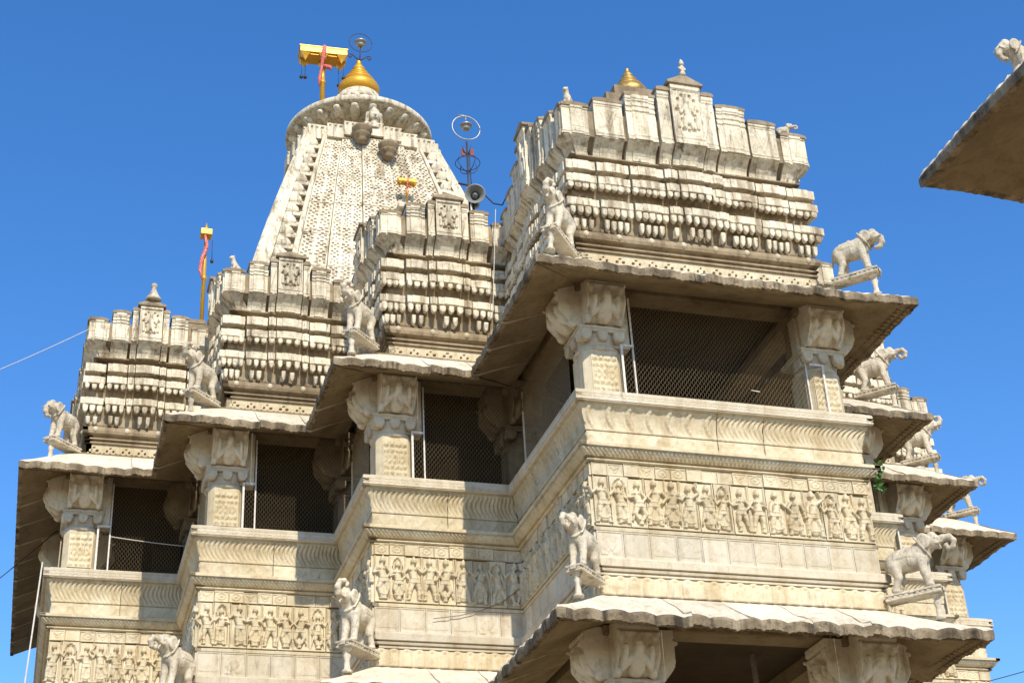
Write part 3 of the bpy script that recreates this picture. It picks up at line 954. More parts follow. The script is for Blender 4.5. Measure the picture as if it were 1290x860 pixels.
for b in BAYS:
    mb = MB()
    x0, x1, y0, y1 = RECTS[b]
    # bed course the slabs rest on
    for f in FACES:
        if f.bay != b: continue
        p0 = f.w(.06 if f.eL >= 0 else -.40, .05 + (.004 if f.rz else 0)); p1 = f.w(f.W - (.06 if f.eR >= 0 else -.40), .36)
        mb.box(min(p0[0], p1[0]), max(p0[0], p1[0]), min(p0[1], p1[1]), max(p0[1], p1[1]), 5.325, 5.41 + (.003 if f.rz else 0))
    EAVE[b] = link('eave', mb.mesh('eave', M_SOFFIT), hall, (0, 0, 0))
    EAVE[b]['label'] = 'scalloped upper eave of the ' + BAYNAME[b]
for f in FACES:
    over = 0.745 if f.bay == 'a' else 0.645
    eave(f, EAVE[f.bay], Z_EDGE + (0.03 if f.bay == 'a' else 0.02), over, 0.50, 0.105, 0.27, 0.0, .75)
    if f.rz > 0: soffit_dentils(f, EAVE[f.bay], Z_EDGE + .02, over, .085)
LOW = {}
for b in BAYS:
    mb = MB()
    for f in FACES:
        if f.bay != b: continue
        p0 = f.w(.06 if f.eL >= 0 else -.40, .05 + (.004 if f.rz else 0)); p1 = f.w(f.W - (.06 if f.eR >= 0 else -.40), .30)
        mb.box(min(p0[0], p1[0]), max(p0[0], p1[0]), min(p0[1], p1[1]), max(p0[1], p1[1]), .97, 1.03 + (.003 if f.rz else 0))
    LOW[b] = link('lower_eave', mb.mesh('lower_eave', M_SOFFIT), hall, (0, 0, 0))
    LOW[b]['label'] = 'fluted lower eave of the ' + BAYNAME[b]
for f in FACES:
    eave(f, LOW[f.bay], 0.565, 0.80, 0.50, 0.115, 0.30, 0.35)
    if f.rz > 0: soffit_dentils(f, LOW[f.bay], .565, .80, .10)

# ------------------------------------------------------------------ netting and its frames in the balcony openings
def net_mesh(W, H):
    """wire netting: zigzag wires twisted pairwise into long hexagons"""
    cw, ch, r = 0.027, 0.037, 0.0016
    nx = int(W / cw); nz = int(H / ch)
    V = []; F = []
    def seg(a, b):
        o = len(V)
        dx, dz = b[0] - a[0], b[1] - a[1]
        l = math.hypot(dx, dz); px, pz = -dz / l * r, dx / l * r
        for q in (a, b):
            V.append((q[0] + px, 0, q[1] + pz)); V.append((q[0] - px, 0, q[1] - pz)); V.append((q[0], -r * 1.6, q[1]))
        F.extend([(o, o + 3, o + 5, o + 2), (o + 2, o + 5, o + 4, o + 1), (o + 1, o + 4, o + 3, o)])
    for i in range(nx + 1):
        for j in range(nz):
            x = i * cw; z = j * ch
            off = cw * .5 if (i % 2) else -cw * .5
            if j % 2: a, b2 = x + off * 0.5, x - off * 0.5
            else: a, b2 = x - off * 0.5, x + off * 0.5
            a = min(max(a, 0), W); b2 = min(max(b2, 0), W)
            seg((a, z), (b2, z + ch * .62)); seg((b2, z + ch * .62), (b2, z + ch))
    return mk('wire_netting', V, F, M_WIRE)
def opening(f, xl, xr, zt, frames=True):
    W = xr - xl; H = zt - 3.50
    t = .022
    nm = cached(('net', round(W, 2), round(H, 2)), lambda: net_mesh(W, H + .27))
    fo = link('wire_netting', nm, hall, f.w(xl, .10, 3.50), f.rz)
    def add(name, me, x, y, z):
        o = bpy.data.objects.new(name, me); COL.objects.link(o); o.parent = fo
        o.location = (x - xl, y - .10, z - 3.50)
    pm = cached(('post', round(zt, 2)), lambda: (lambda q: (q.box(0, t, .085, .085 + t, 0, zt + .27 - 3.5, .003), q.mesh('frame_post', M_STEEL))[1])(MB()))
    add('frame_post', pm, xl - t, 0, 3.50)
    if frames and f.bay not in 'bcd': add('frame_post', pm, xr, 0, 3.50)
    if frames:
        for s in {'a': (0, 1), 'b': (0,), 'c': (0,), 'd': (0,)}.get(f.bay, (1,)):
            a, b2 = (xl - .17, xl - t - .004) if s == 0 else (xr + t + .004, xr + .19)
            sf = MB()
            sf.box(a, b2, .015, .04, 4.225, 4.255, .003)
            if s == 0: sf.box(a - .03, a - .001, .015, .04, 3.50, 4.255, .003)
            else: sf.box(b2 + .001, b2 + .03, .015, .04, 3.50, 4.255, .003)
            add('side_frame', sf.mesh('side_frame', M_STEEL), 0, 0, 0)
            if f.nm[2:] == 'front':
                pi_ = MB(); pi_.box(min(a - .06, b2), b2 if s == 0 else b2 + .06, .13, .30, 4.262, 5.07, .006)
                link('pier_slab', pi_.mesh('pier_slab', M_EAVE), hall, f.w(0), f.rz)
            add('side_netting', cached(('net', round(b2 - a, 3)), lambda: net_mesh(b2 - a, .72)), a, .03, 3.50)
opening(FB['a_front'], .72, 3.0, 4.69)
for nm in ('b_front', 'c_front', 'd_front'):
    f = FB[nm]; opening(f, .72, f.W - .12, 4.69)
for nm in ('f_front', 'g_front', 'h_front'):
    f = FB[nm]; opening(f, .12, f.W - .72, 4.69)
for nm in ('a_left', 'b_left', 'c_left'):
    f = FB[nm]; opening(f, .15, f.W - .72, 4.69, False)

# ------------------------------------------------------------------ roof towers over the bays
def t_plan(w, p, ws=.2):
    """columns of a stone with a raised middle: xs and extra out"""
    a, b2 = w * ws, w * (1 - ws)
    return [0, a - .002, a + .002, b2 - .002, b2 + .002, w], [0, 0, p, p, 0, 0]
def segs(W):
    if W > 2.3:
        h = [('corner', 0, .115), ('vee', .12, .245), ('band', .25, .38), ('flank', .383, .435)]
        r = [(k, 1 - b, 1 - a) for k, a, b in h[::-1]]
        L = h + [('niche', .437, .563)] + r
    else:
        h = [('corner', 0, .17), ('band', .18, .34), ('flank', .345, .40)]
        r = [(k, 1 - b, 1 - a) for k, a, b in h[::-1]]
        L = h + [('niche', .403, .597)] + r
    return [(k, a * W, b * W) for k, a, b in L]
GAPS = {'corner': (0, .035), 'vee': (.02, .012), 'band': (.012, .022), 'flank': (.004, .003), 'niche': (.002, .002)}
PROJ = {'corner': 0.0, 'vee': 0.02, 'band': 0.045, 'flank': 0.075, 'niche': 0.10}
TOPZN = {'corner': 7.66, 'vee': 7.75, 'band': 7.80, 'flank': 7.86, 'niche': 7.94}
TOPZ = {'corner': 7.74, 'vee': 7.86, 'band': 8.02, 'flank': 8.16, 'niche': 8.27}
def leaf_mesh(w, h, lean, pointed, depth=.035):
    nu, nv = 7, 8
    V = []; F = []
    for j in range(nv):
        t = j / (nv - 1)          # 0 bottom tip .. 1 top
        half = w * .5 * ((math.sqrt(max(0, 1 - (1 - t / .5) ** 2)) if t < .5 else 1.0) if not pointed else min(1, t * 1.25) ** .75)
        half = max(half, w * .04)
        for i in range(nu):
            u = i / (nu - 1) * 2 - 1
            V.append((u * half, -(depth * (1 - u * u) ** .6 * (.35 + .65 * math.sin(PI * min(1, t * .8 + .1))) + lean * t), t * h))
    for j in range(nv - 1):
        for i in range(nu - 1):
            a = j * nu + i
            F.append((a, a + 1, a + nu + 1, a + nu))
    base = len(V)
    loop = list(range(nu)) + [k * nu + nu - 1 for k in range(1, nv)] + [(nv - 1) * nu + k for k in range(nu - 2, -1, -1)] + [k * nu for k in range(nv - 2, 0, -1)]
    for k in loop: V.append((V[k][0] * .9, V[k][1] + .05, V[k][2]))
    n = len(loop)
    for k in range(n): F.append((loop[(k + 1) % n], loop[k], base + k, base + (k + 1) % n))
    return mk('leaf', V, F, M_TOWER, True)
LEAF2 = leaf_mesh(.104, .092, -.004, False, .012)
LEAF3 = leaf_mesh(.104, .125, -.006, False, .014)
PET3 = leaf_mesh(.10, .15, .02, False, .012)

FLAREP = [(-.17, 7.095), (-.165, 7.12), (-.15, 7.16), (-.11, 7.215), (-.055, 7.265), (-.005, 7.305), (-.002, 7.318)]
def tower_shift(b): return (0.0, 0.0) if b == 'a' else ((.14, .02) if b in 'bcd' else (-.14, .02))
def tower_face(f, par):
    dx_, dy_ = tower_shift(f.bay)
    f = Face(f.nm, (f.P[0] + dx_, f.P[1] + dy_), f.rz, f.W, f.eL, f.eR, f.bay, f.full)
    W = f.W
    rr = random.Random(sum(map(ord, f.nm)) + 5)
    S = segs(W)
    if f.full:
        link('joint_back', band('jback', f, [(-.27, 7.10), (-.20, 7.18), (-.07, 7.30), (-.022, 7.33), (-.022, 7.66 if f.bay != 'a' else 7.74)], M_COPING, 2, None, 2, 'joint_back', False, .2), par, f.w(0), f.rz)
    dz = 0.03 if f.bay == 'a' else 0.0
    # continuous courses at the foot
    link('pierced_band', band('pierced', f, [(-.12, 5.33), (-.12, 5.60)], M_WALL, 20, dots_h, max(4, int(W / .0115)), 'pierced_band', False), par, f.w(0), f.rz)
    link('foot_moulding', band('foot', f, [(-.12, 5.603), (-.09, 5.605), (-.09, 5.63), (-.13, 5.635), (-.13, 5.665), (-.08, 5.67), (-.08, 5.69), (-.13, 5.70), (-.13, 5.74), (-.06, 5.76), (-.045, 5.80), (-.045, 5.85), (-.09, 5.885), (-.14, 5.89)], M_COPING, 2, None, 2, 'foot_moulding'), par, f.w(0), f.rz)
    # small round knobs on the foot moulding
    nk = max(2, int(W / .42))
    kn = cached('knob', lambda: (lambda q: (q.lathe([(.0, -.0), (.02, .004), (.036, .02), (.042, .045), (.036, .07), (.02, .086), (0, .09)], 10), q.mesh('knob', M_PALE))[1])(MB()))
    for i in range(nk): link('knob', kn, par, f.w((i + .5) * W / nk, 0.06, 5.775), f.rz)
    # cyma faces behind the leaves
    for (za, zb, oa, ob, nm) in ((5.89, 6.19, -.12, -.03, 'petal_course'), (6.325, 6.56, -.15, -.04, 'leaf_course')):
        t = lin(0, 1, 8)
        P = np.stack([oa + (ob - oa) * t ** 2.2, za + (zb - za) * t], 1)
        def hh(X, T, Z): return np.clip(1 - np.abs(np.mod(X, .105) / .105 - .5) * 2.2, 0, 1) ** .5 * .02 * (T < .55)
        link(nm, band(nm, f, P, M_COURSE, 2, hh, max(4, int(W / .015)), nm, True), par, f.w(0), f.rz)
    # neck and dark recess
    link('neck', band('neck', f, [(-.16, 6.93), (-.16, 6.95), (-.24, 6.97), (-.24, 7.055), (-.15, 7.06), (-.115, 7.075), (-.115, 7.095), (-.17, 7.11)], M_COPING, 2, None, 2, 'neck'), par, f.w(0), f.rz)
    for (k, a, b2) in S:
        w = round(b2 - a - .005, 3)
        wp = round(b2 - a - .012, 3)
        p = PROJ[k]
        ga, gb = GAPS[k]
        if a > b2: continue
        pa, pb = (a + ga * (1 if a < W / 2 else 0) + gb * (0 if a < W / 2 else 1), b2 - gb * (1 if a < W / 2 else 0) - ga * (0 if a < W / 2 else 1))
        wp = round(pb - pa - .006, 3)
        xsp, adp = t_plan(wp, .018, .22 if wp > .15 else .3)
        xs, ad = t_plan(w, .014, .22 if w > .15 else .3)
        first = a < 1e-6 and f.eL > 0; last = abs(b2 - W) < 1e-6 and f.eR > 0
        eL, eR = (1 if first else 0), (1 if last else 0)
        if (a < 1e-6 and f.eL < 0) or (abs(b2 - W) < 1e-6 and f.eR < 0): pass
        def T(nmx, prof, mat, key, proj):
            fl = key == 'flare'
            me = cached((key, wp if fl else w, eL, eR, proj), lambda: sheet(nmx, xsp if fl else xs, [(o + proj * (0 if (eL or eR) else 1), z) for o, z in prof], mat, None, eL, eR, adp if fl else ad, .22, None, False))
            return link(nmx, me, par, f.w((pa if fl else a) + .0025, rr.uniform(-.006, .006), rr.uniform(-.004, .004)), f.rz)
        pr = p * .75
        T('cap_stone', [(-.29, 6.770), (-.008, 6.772), (-.002, 6.778), (-.002, 6.905), (-.012, 6.915), (-.26, 6.925)], M_TOWER, 'cap', pr)
        T('leaf_stone', [(-.20, 6.560), (.006, 6.562), (.012, 6.568), (.012, 6.672), (.004, 6.682), (-.29, 6.688)], M_TOWER, 'lst', pr)
        T('petal_stone', [(-.20, 6.188), (.022, 6.19), (.03, 6.197), (.03, 6.298), (.02, 6.308), (-.20, 6.316)], M_TOWER, 'pst', pr)
        # leaves
        if f.full:
            n = max(1, int(round((b2 - a) / .092)))
            if k == 'niche': n = max(2, n - 1)
            for i in range(n):
                x = a + (i + .5) * (b2 - a) / n
                link('leaf_drop', LEAF2, par, f.w(x, -(.004 + pr), 6.470 + rr.uniform(-.004, .004)), f.rz, (.76 + rr.uniform(-.1, .1), 1, rr.uniform(.9, 1.05)))
                link('petal_drop', LEAF3, par, f.w(x, -(.022 + pr), 6.064 + rr.uniform(-.005, .005)), f.rz, (.74 + rr.uniform(-.1, .1), 1, rr.uniform(.85, 1.05)))
                if i < n - 1: link('low_petal', PET3, par, f.w(x + .5 * (b2 - a) / n, -(-.045 + pr), 5.892), f.rz, (.62 + rr.uniform(-.08, .08), 1, rr.uniform(.8, .98)))
        # flared cap
        T('flared_stone', [(o + .0, z) for o, z in FLAREP], M_TOWER, 'flare', p)
        # parapet block
        zt = TOPZ[k] + dz if f.bay == 'a' else TOPZN[k]
        if k == 'vee': hh = vmotif_h
        elif k == 'band':
            def hh(X, T_, Z): return np.where((np.abs(T_ - .62) < .025) | (np.abs(T_ - .74) < .02) | (np.abs(T_ - .86) < .02), -.016, 0) + np.where((np.abs(X / X.max() - .5) < .3), .02, 0)
        elif k == 'niche':
            def hh(X, T_, Z):
                u = X / X.max() - .5
                H = deity_h(u * 1.05, (T_ - .22) / .66) * .045
                return np.where((T_ > .2) & (T_ < .9) & (np.abs(u) < .45), H, 0.012)
        elif k == 'flank':
            def hh(X, T_, Z):
                u = X / X.max()
                return -.014 * np.clip(1 - np.abs(u - (T_ - .1) * 1.3) / .1, 0, 1) * (T_ < .7) - .012 * (np.abs(T_ - .84) < .03)
        else:
            def hh(X, T_, Z):
                u = X / X.max()
                return np.where((u > .3) & (u < .78), .02, 0) - np.where(np.abs(T_ - .25) < .02, .004, 0)
        hh0 = hh
        hh = lambda X, T_, Z: hh0(X, T_, Z) + .014 * (T_ < .06) + .012 * (T_ > .93) + .008 * (np.abs(T_ - .11) < .02)
        nu, nv = (44, 60) if k == 'niche' else (28, 44)
        key = ('par', k, wp, eL, eR, zt)
        pp = p * (0 if (eL or eR) else 1)
        me = cached(key, lambda: sheet('parapet_stone', lin(0, wp, nu), np.stack([np.full(nv, .0 + pp), lin(7.32, zt, nv)], 1), M_TOWER, hh, eL, eR, None, .30, None, False))
        nmp = 'niche_stone' if k == 'niche' else 'parapet_stone'
        link(nmp, me, par, f.w(pa + .003, rr.uniform(-.005, .005)), f.rz)
        # coping
        def cop():
            mb = MB()
            V = []; n = 9
            for i in range(n):
                s = i / (n - 1)
                x = -.012 + (wp + .024) * s
                zz = .045 * math.sin(PI * s) ** .5
                V += [(x, -.025, -.004), (x, -.03, .03 + zz * .6), (x, .05, .05 + zz), (x, .30, .03)]
            F = []
            for i in range(n - 1):
                for q in range(3):
                    a1 = i * 4 + q; F.append((a1, a1 + 4, a1 + 5, a1 + 1))
                F.append((i * 4 + 3, i * 4 + 7, i * 4 + 4, i * 4))
            F.append((0, 1, 2, 3)); F.append(tuple((n - 1) * 4 + q for q in (3, 2, 1, 0)))
            mb.add(V, F, False)
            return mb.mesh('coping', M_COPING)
        if k != 'niche':
            link('coping', cached(('cop', wp), cop), par, f.w(pa + .0025, -pp, zt), f.rz)
        else:
            gh = .19 if f.bay == 'a' else .12
            def gable():
                mb = MB()
                mb.box(-.04, w + .04, -.05, .30, 0, .045, .006)
                mb.add([(-.03, -.04, .046), (w + .03, -.04, .046), (w * .5, -.02, gh), (-.03, .28, .046), (w + .03, .28, .046), (w * .5, .26, gh)],
                       [(0, 1, 2), (4, 3, 5), (1, 4, 5, 2), (3, 0, 2, 5), (0, 3, 4, 1)])
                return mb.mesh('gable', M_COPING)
            link('gable', cached(('gab', w, f.bay == 'a'), gable), par, f.w(a + .0025, -pp, zt), f.rz)

TOWER = {}
for b in BAYS:
    x0, x1, y0, y1 = RECTS[b]
    mb = MB()
    sx_, sy_ = ((0, 0) if b == 'a' else ((.14, .02) if b in 'bcd' else (-.14, .02)))
    x0, x1, y0 = x0 + sx_, x1 + sx_, y0 + sy_
    i = .30
    yb = min(y1 + 1.5, YE) if b != 'a' else YC
    if b == 'a': mb.box(x0 + i, x1 - i, y0 + i, yb, 5.41, 7.70)
    elif b in 'bcd': mb.box(x0 + i, x1 + i - .004 * 'bcd'.index(b), y0 + i, YE, 5.41, 7.60 - .01 * 'abcd'.index(b))
    else: mb.box(x0 - i, x1 - i - .004, y0 + i, YE, 5.41, 7.59 - .01 * 'fgh'.index(b))
    TOWER[b] = link('roof_tower', mb.mesh('roof_tower', M_TOWER), hall, (0, 0, 0))
    TOWER[b]['label'] = 'tiered roof tower over the ' + BAYNAME[b]
for f in FACES: tower_face(f, TOWER[f.bay])
# stepped pyramids rising out of sight behind the parapets
mb = MB()
for k in range(5): mb.box(-1.3 + .24 * k, 1.3 - .24 * k, .5 + .24 * k, 3.1 - .24 * k, 7.70 + .36 * k, 8.06 + .36 * k - .003)
mb.box(-3.2, 3.2, 6.6, 12.8, 7.70, 8.4); mb.box(-2.4, 2.4, 7.4, 12.0, 8.403, 9.1)
mb.box(-6.1, -4.9, 7.4, 8.6, 7.70, 8.1); mb.box(-6.02, -5.45, 6.95, 7.38, 7.5, 7.98, .03); mb.box(-5.92, -5.5, 7.0, 7.3, 7.982, 8.10, .03)
mb.box(-2.1, -1.4, 4.1, 4.9, 7.70, 8.2)
link('roof_pyramid', mb.mesh('roof_pyramid', M_COPING), hall, (0, 0, 0))

# ------------------------------------------------------------------ spire behind the hall
SX, SY = 0.08, 22.0
spire = thing('temple_spire', 'tall curved temple spire of pitted pale stone under a round ribbed disc', 'spire', (SX, SY, GZ))
def Wz(z):
    """half width of the spire at height z"""
    t = np.clip(22.0 - np.asarray(z, float), 0, 14)
    return 1.92 + .31 * t - .0072 * t * t
ZS = lin(8.0, 22.1, 60)
core = MB()
V = []; F = []
for z in ZS:
    w = float(Wz(z)) * .93
    V += [(SX - w, SY - w, z), (SX + w, SY - w, z), (SX + w, SY + w, z), (SX - w, SY + w, z)]
for j in range(len(ZS) - 1):
    for i in range(4): F.append((j * 4 + i, j * 4 + (i + 1) % 4, j * 4 + 4 + (i + 1) % 4, j * 4 + 4 + i))
core.add(V, F)
core.box(SX - 4.4, SX + 4.4, SY - 4.4, SY + 4.4, GZ, 8.0)
link('spire_core', core.mesh('spire_core', M_TOWER), spire, (0, 0, 0))
def spire_band(u0, u1, out, kind, rz, name, zlo=13.0):
    """tapering strip of the curved face; u as a fraction of the half width"""
    zs = lin(zlo, 22.08, 740 if kind == 'pit' else 90)
    n = max(3, int((u1 - u0) * 190)) if kind == 'pit' else 8
    us = lin(u0, u1, n)
    U, Z = np.meshgrid(us, zs)
    Wd = Wz(Z)
    X = U * Wd
    O = Wd + out
    H = np.zeros_like(X)
    if kind == 'pit':
        u = (U - u0) / (u1 - u0)
        m_ = max(1, int(round((u1 - u0) * 9)))
        hsh = np.sin(np.floor(u * m_) * 12.9898 + np.floor(Z / .30) * 78.233 + u0 * 37.7) * 43758.5453
        hsh = hsh - np.floor(hsh)
        g = np.mod(u * m_ + (hsh - .5) * .10, 1); row = Z / .30 + (hsh - .5) * .12
        for (a, b2) in [(.5, .15), (.2, .42), (.8, .42), (.5, .62), (.28, .84), (.72, .84)]:
            H = np.maximum(H, ((np.abs(g - a) < .065 + .05 * hsh) & (np.abs(np.mod(row, 1) - b2) < .042 + .03 * hsh)).astype(float))
        H *= (u > .05) & (u < .95)
        H = -H * .06 - .02 * (np.mod(Z, 1.2) < .02)
    elif kind == 'ridge':
        u = (U - u0) / (u1 - u0)
        H = .03 * np.sin(PI * u)
    O = O + H
    V = np.stack([X, -O, Z], -1).reshape(-1, 3)
    nu, nv = U.shape[1], U.shape[0]
    F = []
    for j in range(nv - 1):
        for i in range(nu - 1):
            a = j * nu + i; F.append((a, a + 1, a + nu + 1, a + nu))
    base = len(V)
    B = []
    for side in (0, nu - 1):
        for j in range(nv): B.append((V[j * nu + side][0], -(float(Wz(zs[j])) * .9), zs[j]))
    V = np.concatenate([V, B])
    for j in range(nv - 1):
        F.append((base + j, j * nu, (j + 1) * nu, base + j + 1))
        F.append((j * nu + nu - 1, base + nv + j, base + nv + j + 1, (j + 1) * nu + nu - 1))
    me = mk(name, V, F, M_TOWER, False)
    return link(name, me, spire, (SX, SY, 0), rz)
SB = [(-.46, -.18, .09, 'pit'), (-.175, .175, .17, 'pit'), (.18, .46, .09, 'pit'), (-.70, -.465, .02, 'pit'), (.465, .70, .02, 'pit'), (-.75, -.705, .06, 'ridge'), (.705, .75, .06, 'ridge'), (-1.03, -.985, .05, 'ridge'), (.985, 1.03, .05, 'ridge')]
for u0, u1, o, k in SB: spire_band(u0, u1, o, k, 0, 'pitted_band' if k == 'pit' else 'rib')
for rz in (-H_, H_):
    for u0, u1, o, k in SB: spire_band(u0, u1, o + .0, 'ridge', rz, 'plain_band')
def half_dome():
    mb = MB()
    prof = [(0.001, .30), (.15, .29), (.32, .24), (.45, .15), (.5, .04), (.47, 0), (.38, -.05)]
    V = []; n = 14
    for r, z in prof[::-1]:
        for i in range(n + 1):
            a = PI + PI * i / n
            V.append((r * math.cos(a), r * math.sin(a) * .55, z))
    F = []
    for j in range(len(prof) - 1):
        for i in range(n):
            q = j * (n + 1) + i; F.append((q, q + 1, q + n + 2, q + n + 1))
    mb.add(V, F, True)
    return mb.mesh('crescent_stone', M_TOWER)
HD = half_dome()
def slab_piece():
    mb = MB(); mb.box(-.5, .5, -.27, .06, -.06, .06, .015); return mb.mesh('ledge_stone', M_TOWER)
SLP = slab_piece()
for sx, rz in ((-1, 0), (1, 0), (1, -H_), (-1, H_)):
    z = 13.4
    while z < 21.7:
        w = float(Wz(z)); cw = .235 * w
        pos = Vector((sx * .867 * w, -(w * .955), z)); rot = Matrix.Rotation(rz, 3, 'Z'); q = rot @ pos
        link('ledge_stone', SLP, spire, (SX + q.x, SY + q.y, z), rz, (cw * .98, .40, .8))
        link('crescent_stone', HD, spire, (SX + q.x, SY + q.y, z + .12), rz, (cw * .92, .42, 1.0))
        z += .48 - .008 * (z - 11)
# shoulder stones under the disc
for rz in (0, -H_, H_):
    for i, (u, o, zt) in enumerate([(-.86, -.08, 22.40), (-.58, 0, 22.47), (-.32, .07, 22.56), (0, .13, 22.60), (.30, .07, 22.56), (.56, 0, 22.47), (.84, -.08, 22.40)]):
        w = 1.90; d = .53 if i != 3 else .56
        me = cached(('shoulder', i), lambda: sheet('shoulder_stone', lin(0, d, 14), np.stack([np.zeros(14), lin(-.46, 0, 14)], 1), M_TOWER,
                    lambda X, T, Z: np.where((np.abs(np.mod(X / .16, 1) - .5) < .22) & (np.abs(T - .8) < .06), -.05, 0), back=.9, smooth=False))
        pos = Vector((u * w * .96 - d / 2, -(w + o + .14), zt)); q = Matrix.Rotation(rz, 3, 'Z') @ pos
        link('shoulder_stone', me, spire, (SX + q.x, SY + q.y, zt), rz)
mb = MB(); mb.box(SX - 1.85, SX + 1.85, SY - 1.85, SY + 1.85, 22.0, 22.5); link('spire_top', mb.mesh('spire_top', M_TOWER), spire, (0, 0, 0))
# disc
mb = MB()
mb.lathe([(1.3, 22.6), (1.38, 22.98), (1.50, 23.08), (1.54, 23.16), (1.68, 23.20), (1.88, 23.26), (2.05, 23.34), (2.12, 23.38), (2.15, 23.39), (2.18, 23.42), (2.18, 23.56), (2.13, 23.60), (1.9, 23.66), (1.6, 23.80), (1.45, 23.86)], 96, (SX, SY, 0))
link('ribbed_disc', mb.mesh('ribbed_disc', M_TOWER), spire, (0, 0, 0))
rib = MB(); rib.lathe([(.0, -.22), (.10, -.2), (.13, -.05), (.12, .1), (.08, .22), (0, .25)], 10)
ribm = rib.mesh('disc_rib', M_TOWER)
for k in range(24):
    a = 2 * PI * k / 24
    o = link('disc_rib', ribm, spire, (SX + 1.82 * math.cos(a), SY + 1.82 * math.sin(a), 23.22), rot=(0, 1.25, a), sc=(.85, 1.15, 1.25))
mb = MB()
mb.lathe([(1.5, 23.8), (1.5, 23.92), (1.38, 24.0), (1.2, 24.25), (1.0, 24.52), (.85, 24.74), (.8, 24.80), (.70, 24.84), (.64, 25.1), (.52, 25.2)], 48, (SX, SY, 0))
link('bell_dome', mb.mesh('bell_dome', M_TOWER), spire, (0, 0, 0))
bd = MB(); bd.lathe([(0, -.05), (.05, -.03), (.065, 0.02), (.05, .08), (0, .11)], 8); bdm = bd.mesh('dome_bead', M_PALE)
for k in range(26):
    a = 2 * PI * k / 26; link('dome_bead', bdm, spire, (SX + 1.0 * math.cos(a), SY + 1.0 * math.sin(a), 24.52))
# face and pots on the spire front
def pot_mesh():
    mb = MB(); mb.lathe([(.0, -.30), (.10, -.28), (.17, -.2), (.17, -.1), (.23, -.06), (.25, 0), (.25, .06), (.28, .08), (.28, .13), (.31, .16), (.31, .24), (.2, .26)], 16); return mb.mesh('pot_corbel', M_COPING)
PM = pot_mesh()
for (x, z) in ((-.38, 22.0), (.33, 21.40)):
    link('pot_corbel', PM, spire, (SX + x, SY - 2.28 + (.0 if z > 21.8 else -.2), z), 0, .95)

# ------------------------------------------------------------------ SDF sculpting (elephants, lions, faces)
def s_ell(P, c, r, ang=0.0):
    q = P - np.array(c)
    if ang:
        ca, sa = math.cos(ang), math.sin(ang)
        q = np.stack([q[..., 0] * ca + q[..., 2] * sa, q[..., 1], -q[..., 0] * sa + q[..., 2] * ca], -1)
    k = np.linalg.norm(q / np.array(r), axis=-1)
    return (k - 1) * min(r)
def s_cap(P, a, b, ra, rb):
    a = np.array(a); b = np.array(b); d = b - a
    t = np.clip(((P - a) @ d) / (d @ d + 1e-12), 0, 1)
    return np.linalg.norm(P - a - t[..., None] * d, axis=-1) - (ra + (rb - ra) * t)
def smin(a, b, k):
    h = np.clip(.5 + .5 * (b - a) / k, 0, 1)
    return b + (a - b) * h - k * h * (1 - h)
def surface_nets(fn, lo, hi, step):
    ax = [np.arange(l, h + step, step) for l, h in zip(lo, hi)]
    G = np.stack(np.meshgrid(*ax, indexing='ij'), -1)
    D = fn(G)
    nx, ny, nz = D.shape
    ins = D < 0
    cnt = np.zeros((nx - 1, ny - 1, nz - 1)); acc = np.zeros((nx - 1, ny - 1, nz - 1, 3))
    corners = [(i, j, k) for i in (0, 1) for j in (0, 1) for k in (0, 1)]
    def sub(A, c): return A[c[0]:nx - 1 + c[0], c[1]:ny - 1 + c[1], c[2]:nz - 1 + c[2]]
    for c1 in corners:
        for ax_ in range(3):
            if c1[ax_]: continue
            c2 = tuple(c1[q] + (1 if q == ax_ else 0) for q in range(3))
            d1, d2 = sub(D, c1), sub(D, c2)
            cr = (d1 < 0) != (d2 < 0)
            t = np.where(cr, d1 / np.where(cr, d1 - d2, 1), 0)
            base = np.array(c1, float)
            pt = np.zeros(t.shape + (3,)) + base
            pt[..., ax_] += t
            acc += np.where(cr[..., None], pt, 0); cnt += cr
    act = cnt > 0
    idx = -np.ones(act.shape, int); idx[act] = np.arange(act.sum())
    I = np.argwhere(act)
    V = (I + acc[act] / cnt[act][:, None]) * step + np.array([a[0] for a in ax])
    F = []
    for ax_ in range(3):
        o1, o2 = [(1, 2), (2, 0), (0, 1)][ax_]
        s0 = [slice(0, n) for n in (nx, ny, nz)]; s1 = list(s0)
        s0[ax_] = slice(0, -1); s1[ax_] = slice(1, None)
        a, b2 = ins[tuple(s0)], ins[tuple(s1)]
        E = np.argwhere(a != b2)
        ok = (E[:, o1] > 0) & (E[:, o2] > 0) & (E[:, o1] < (nx, ny, nz)[o1] - 1) & (E[:, o2] < (nx, ny, nz)[o2] - 1)
        E = E[ok]
        inside = a[tuple(E.T)]
        def g(d1, d2):
            q = E.copy(); q[:, o1] += d1; q[:, o2] += d2
            return idx[tuple(q.T)]
        quad = np.stack([g(-1, -1), g(0, -1), g(0, 0), g(-1, 0)], 1)
        quad[~inside] = quad[~inside][:, ::-1]
        F.append(quad)
    return V, np.concatenate(F)
def sculpt(name, fn, lo, hi, step, mat):
    V, F = surface_nets(fn, lo, hi, step)
    return mk(name, V, F.tolist(), mat, True)

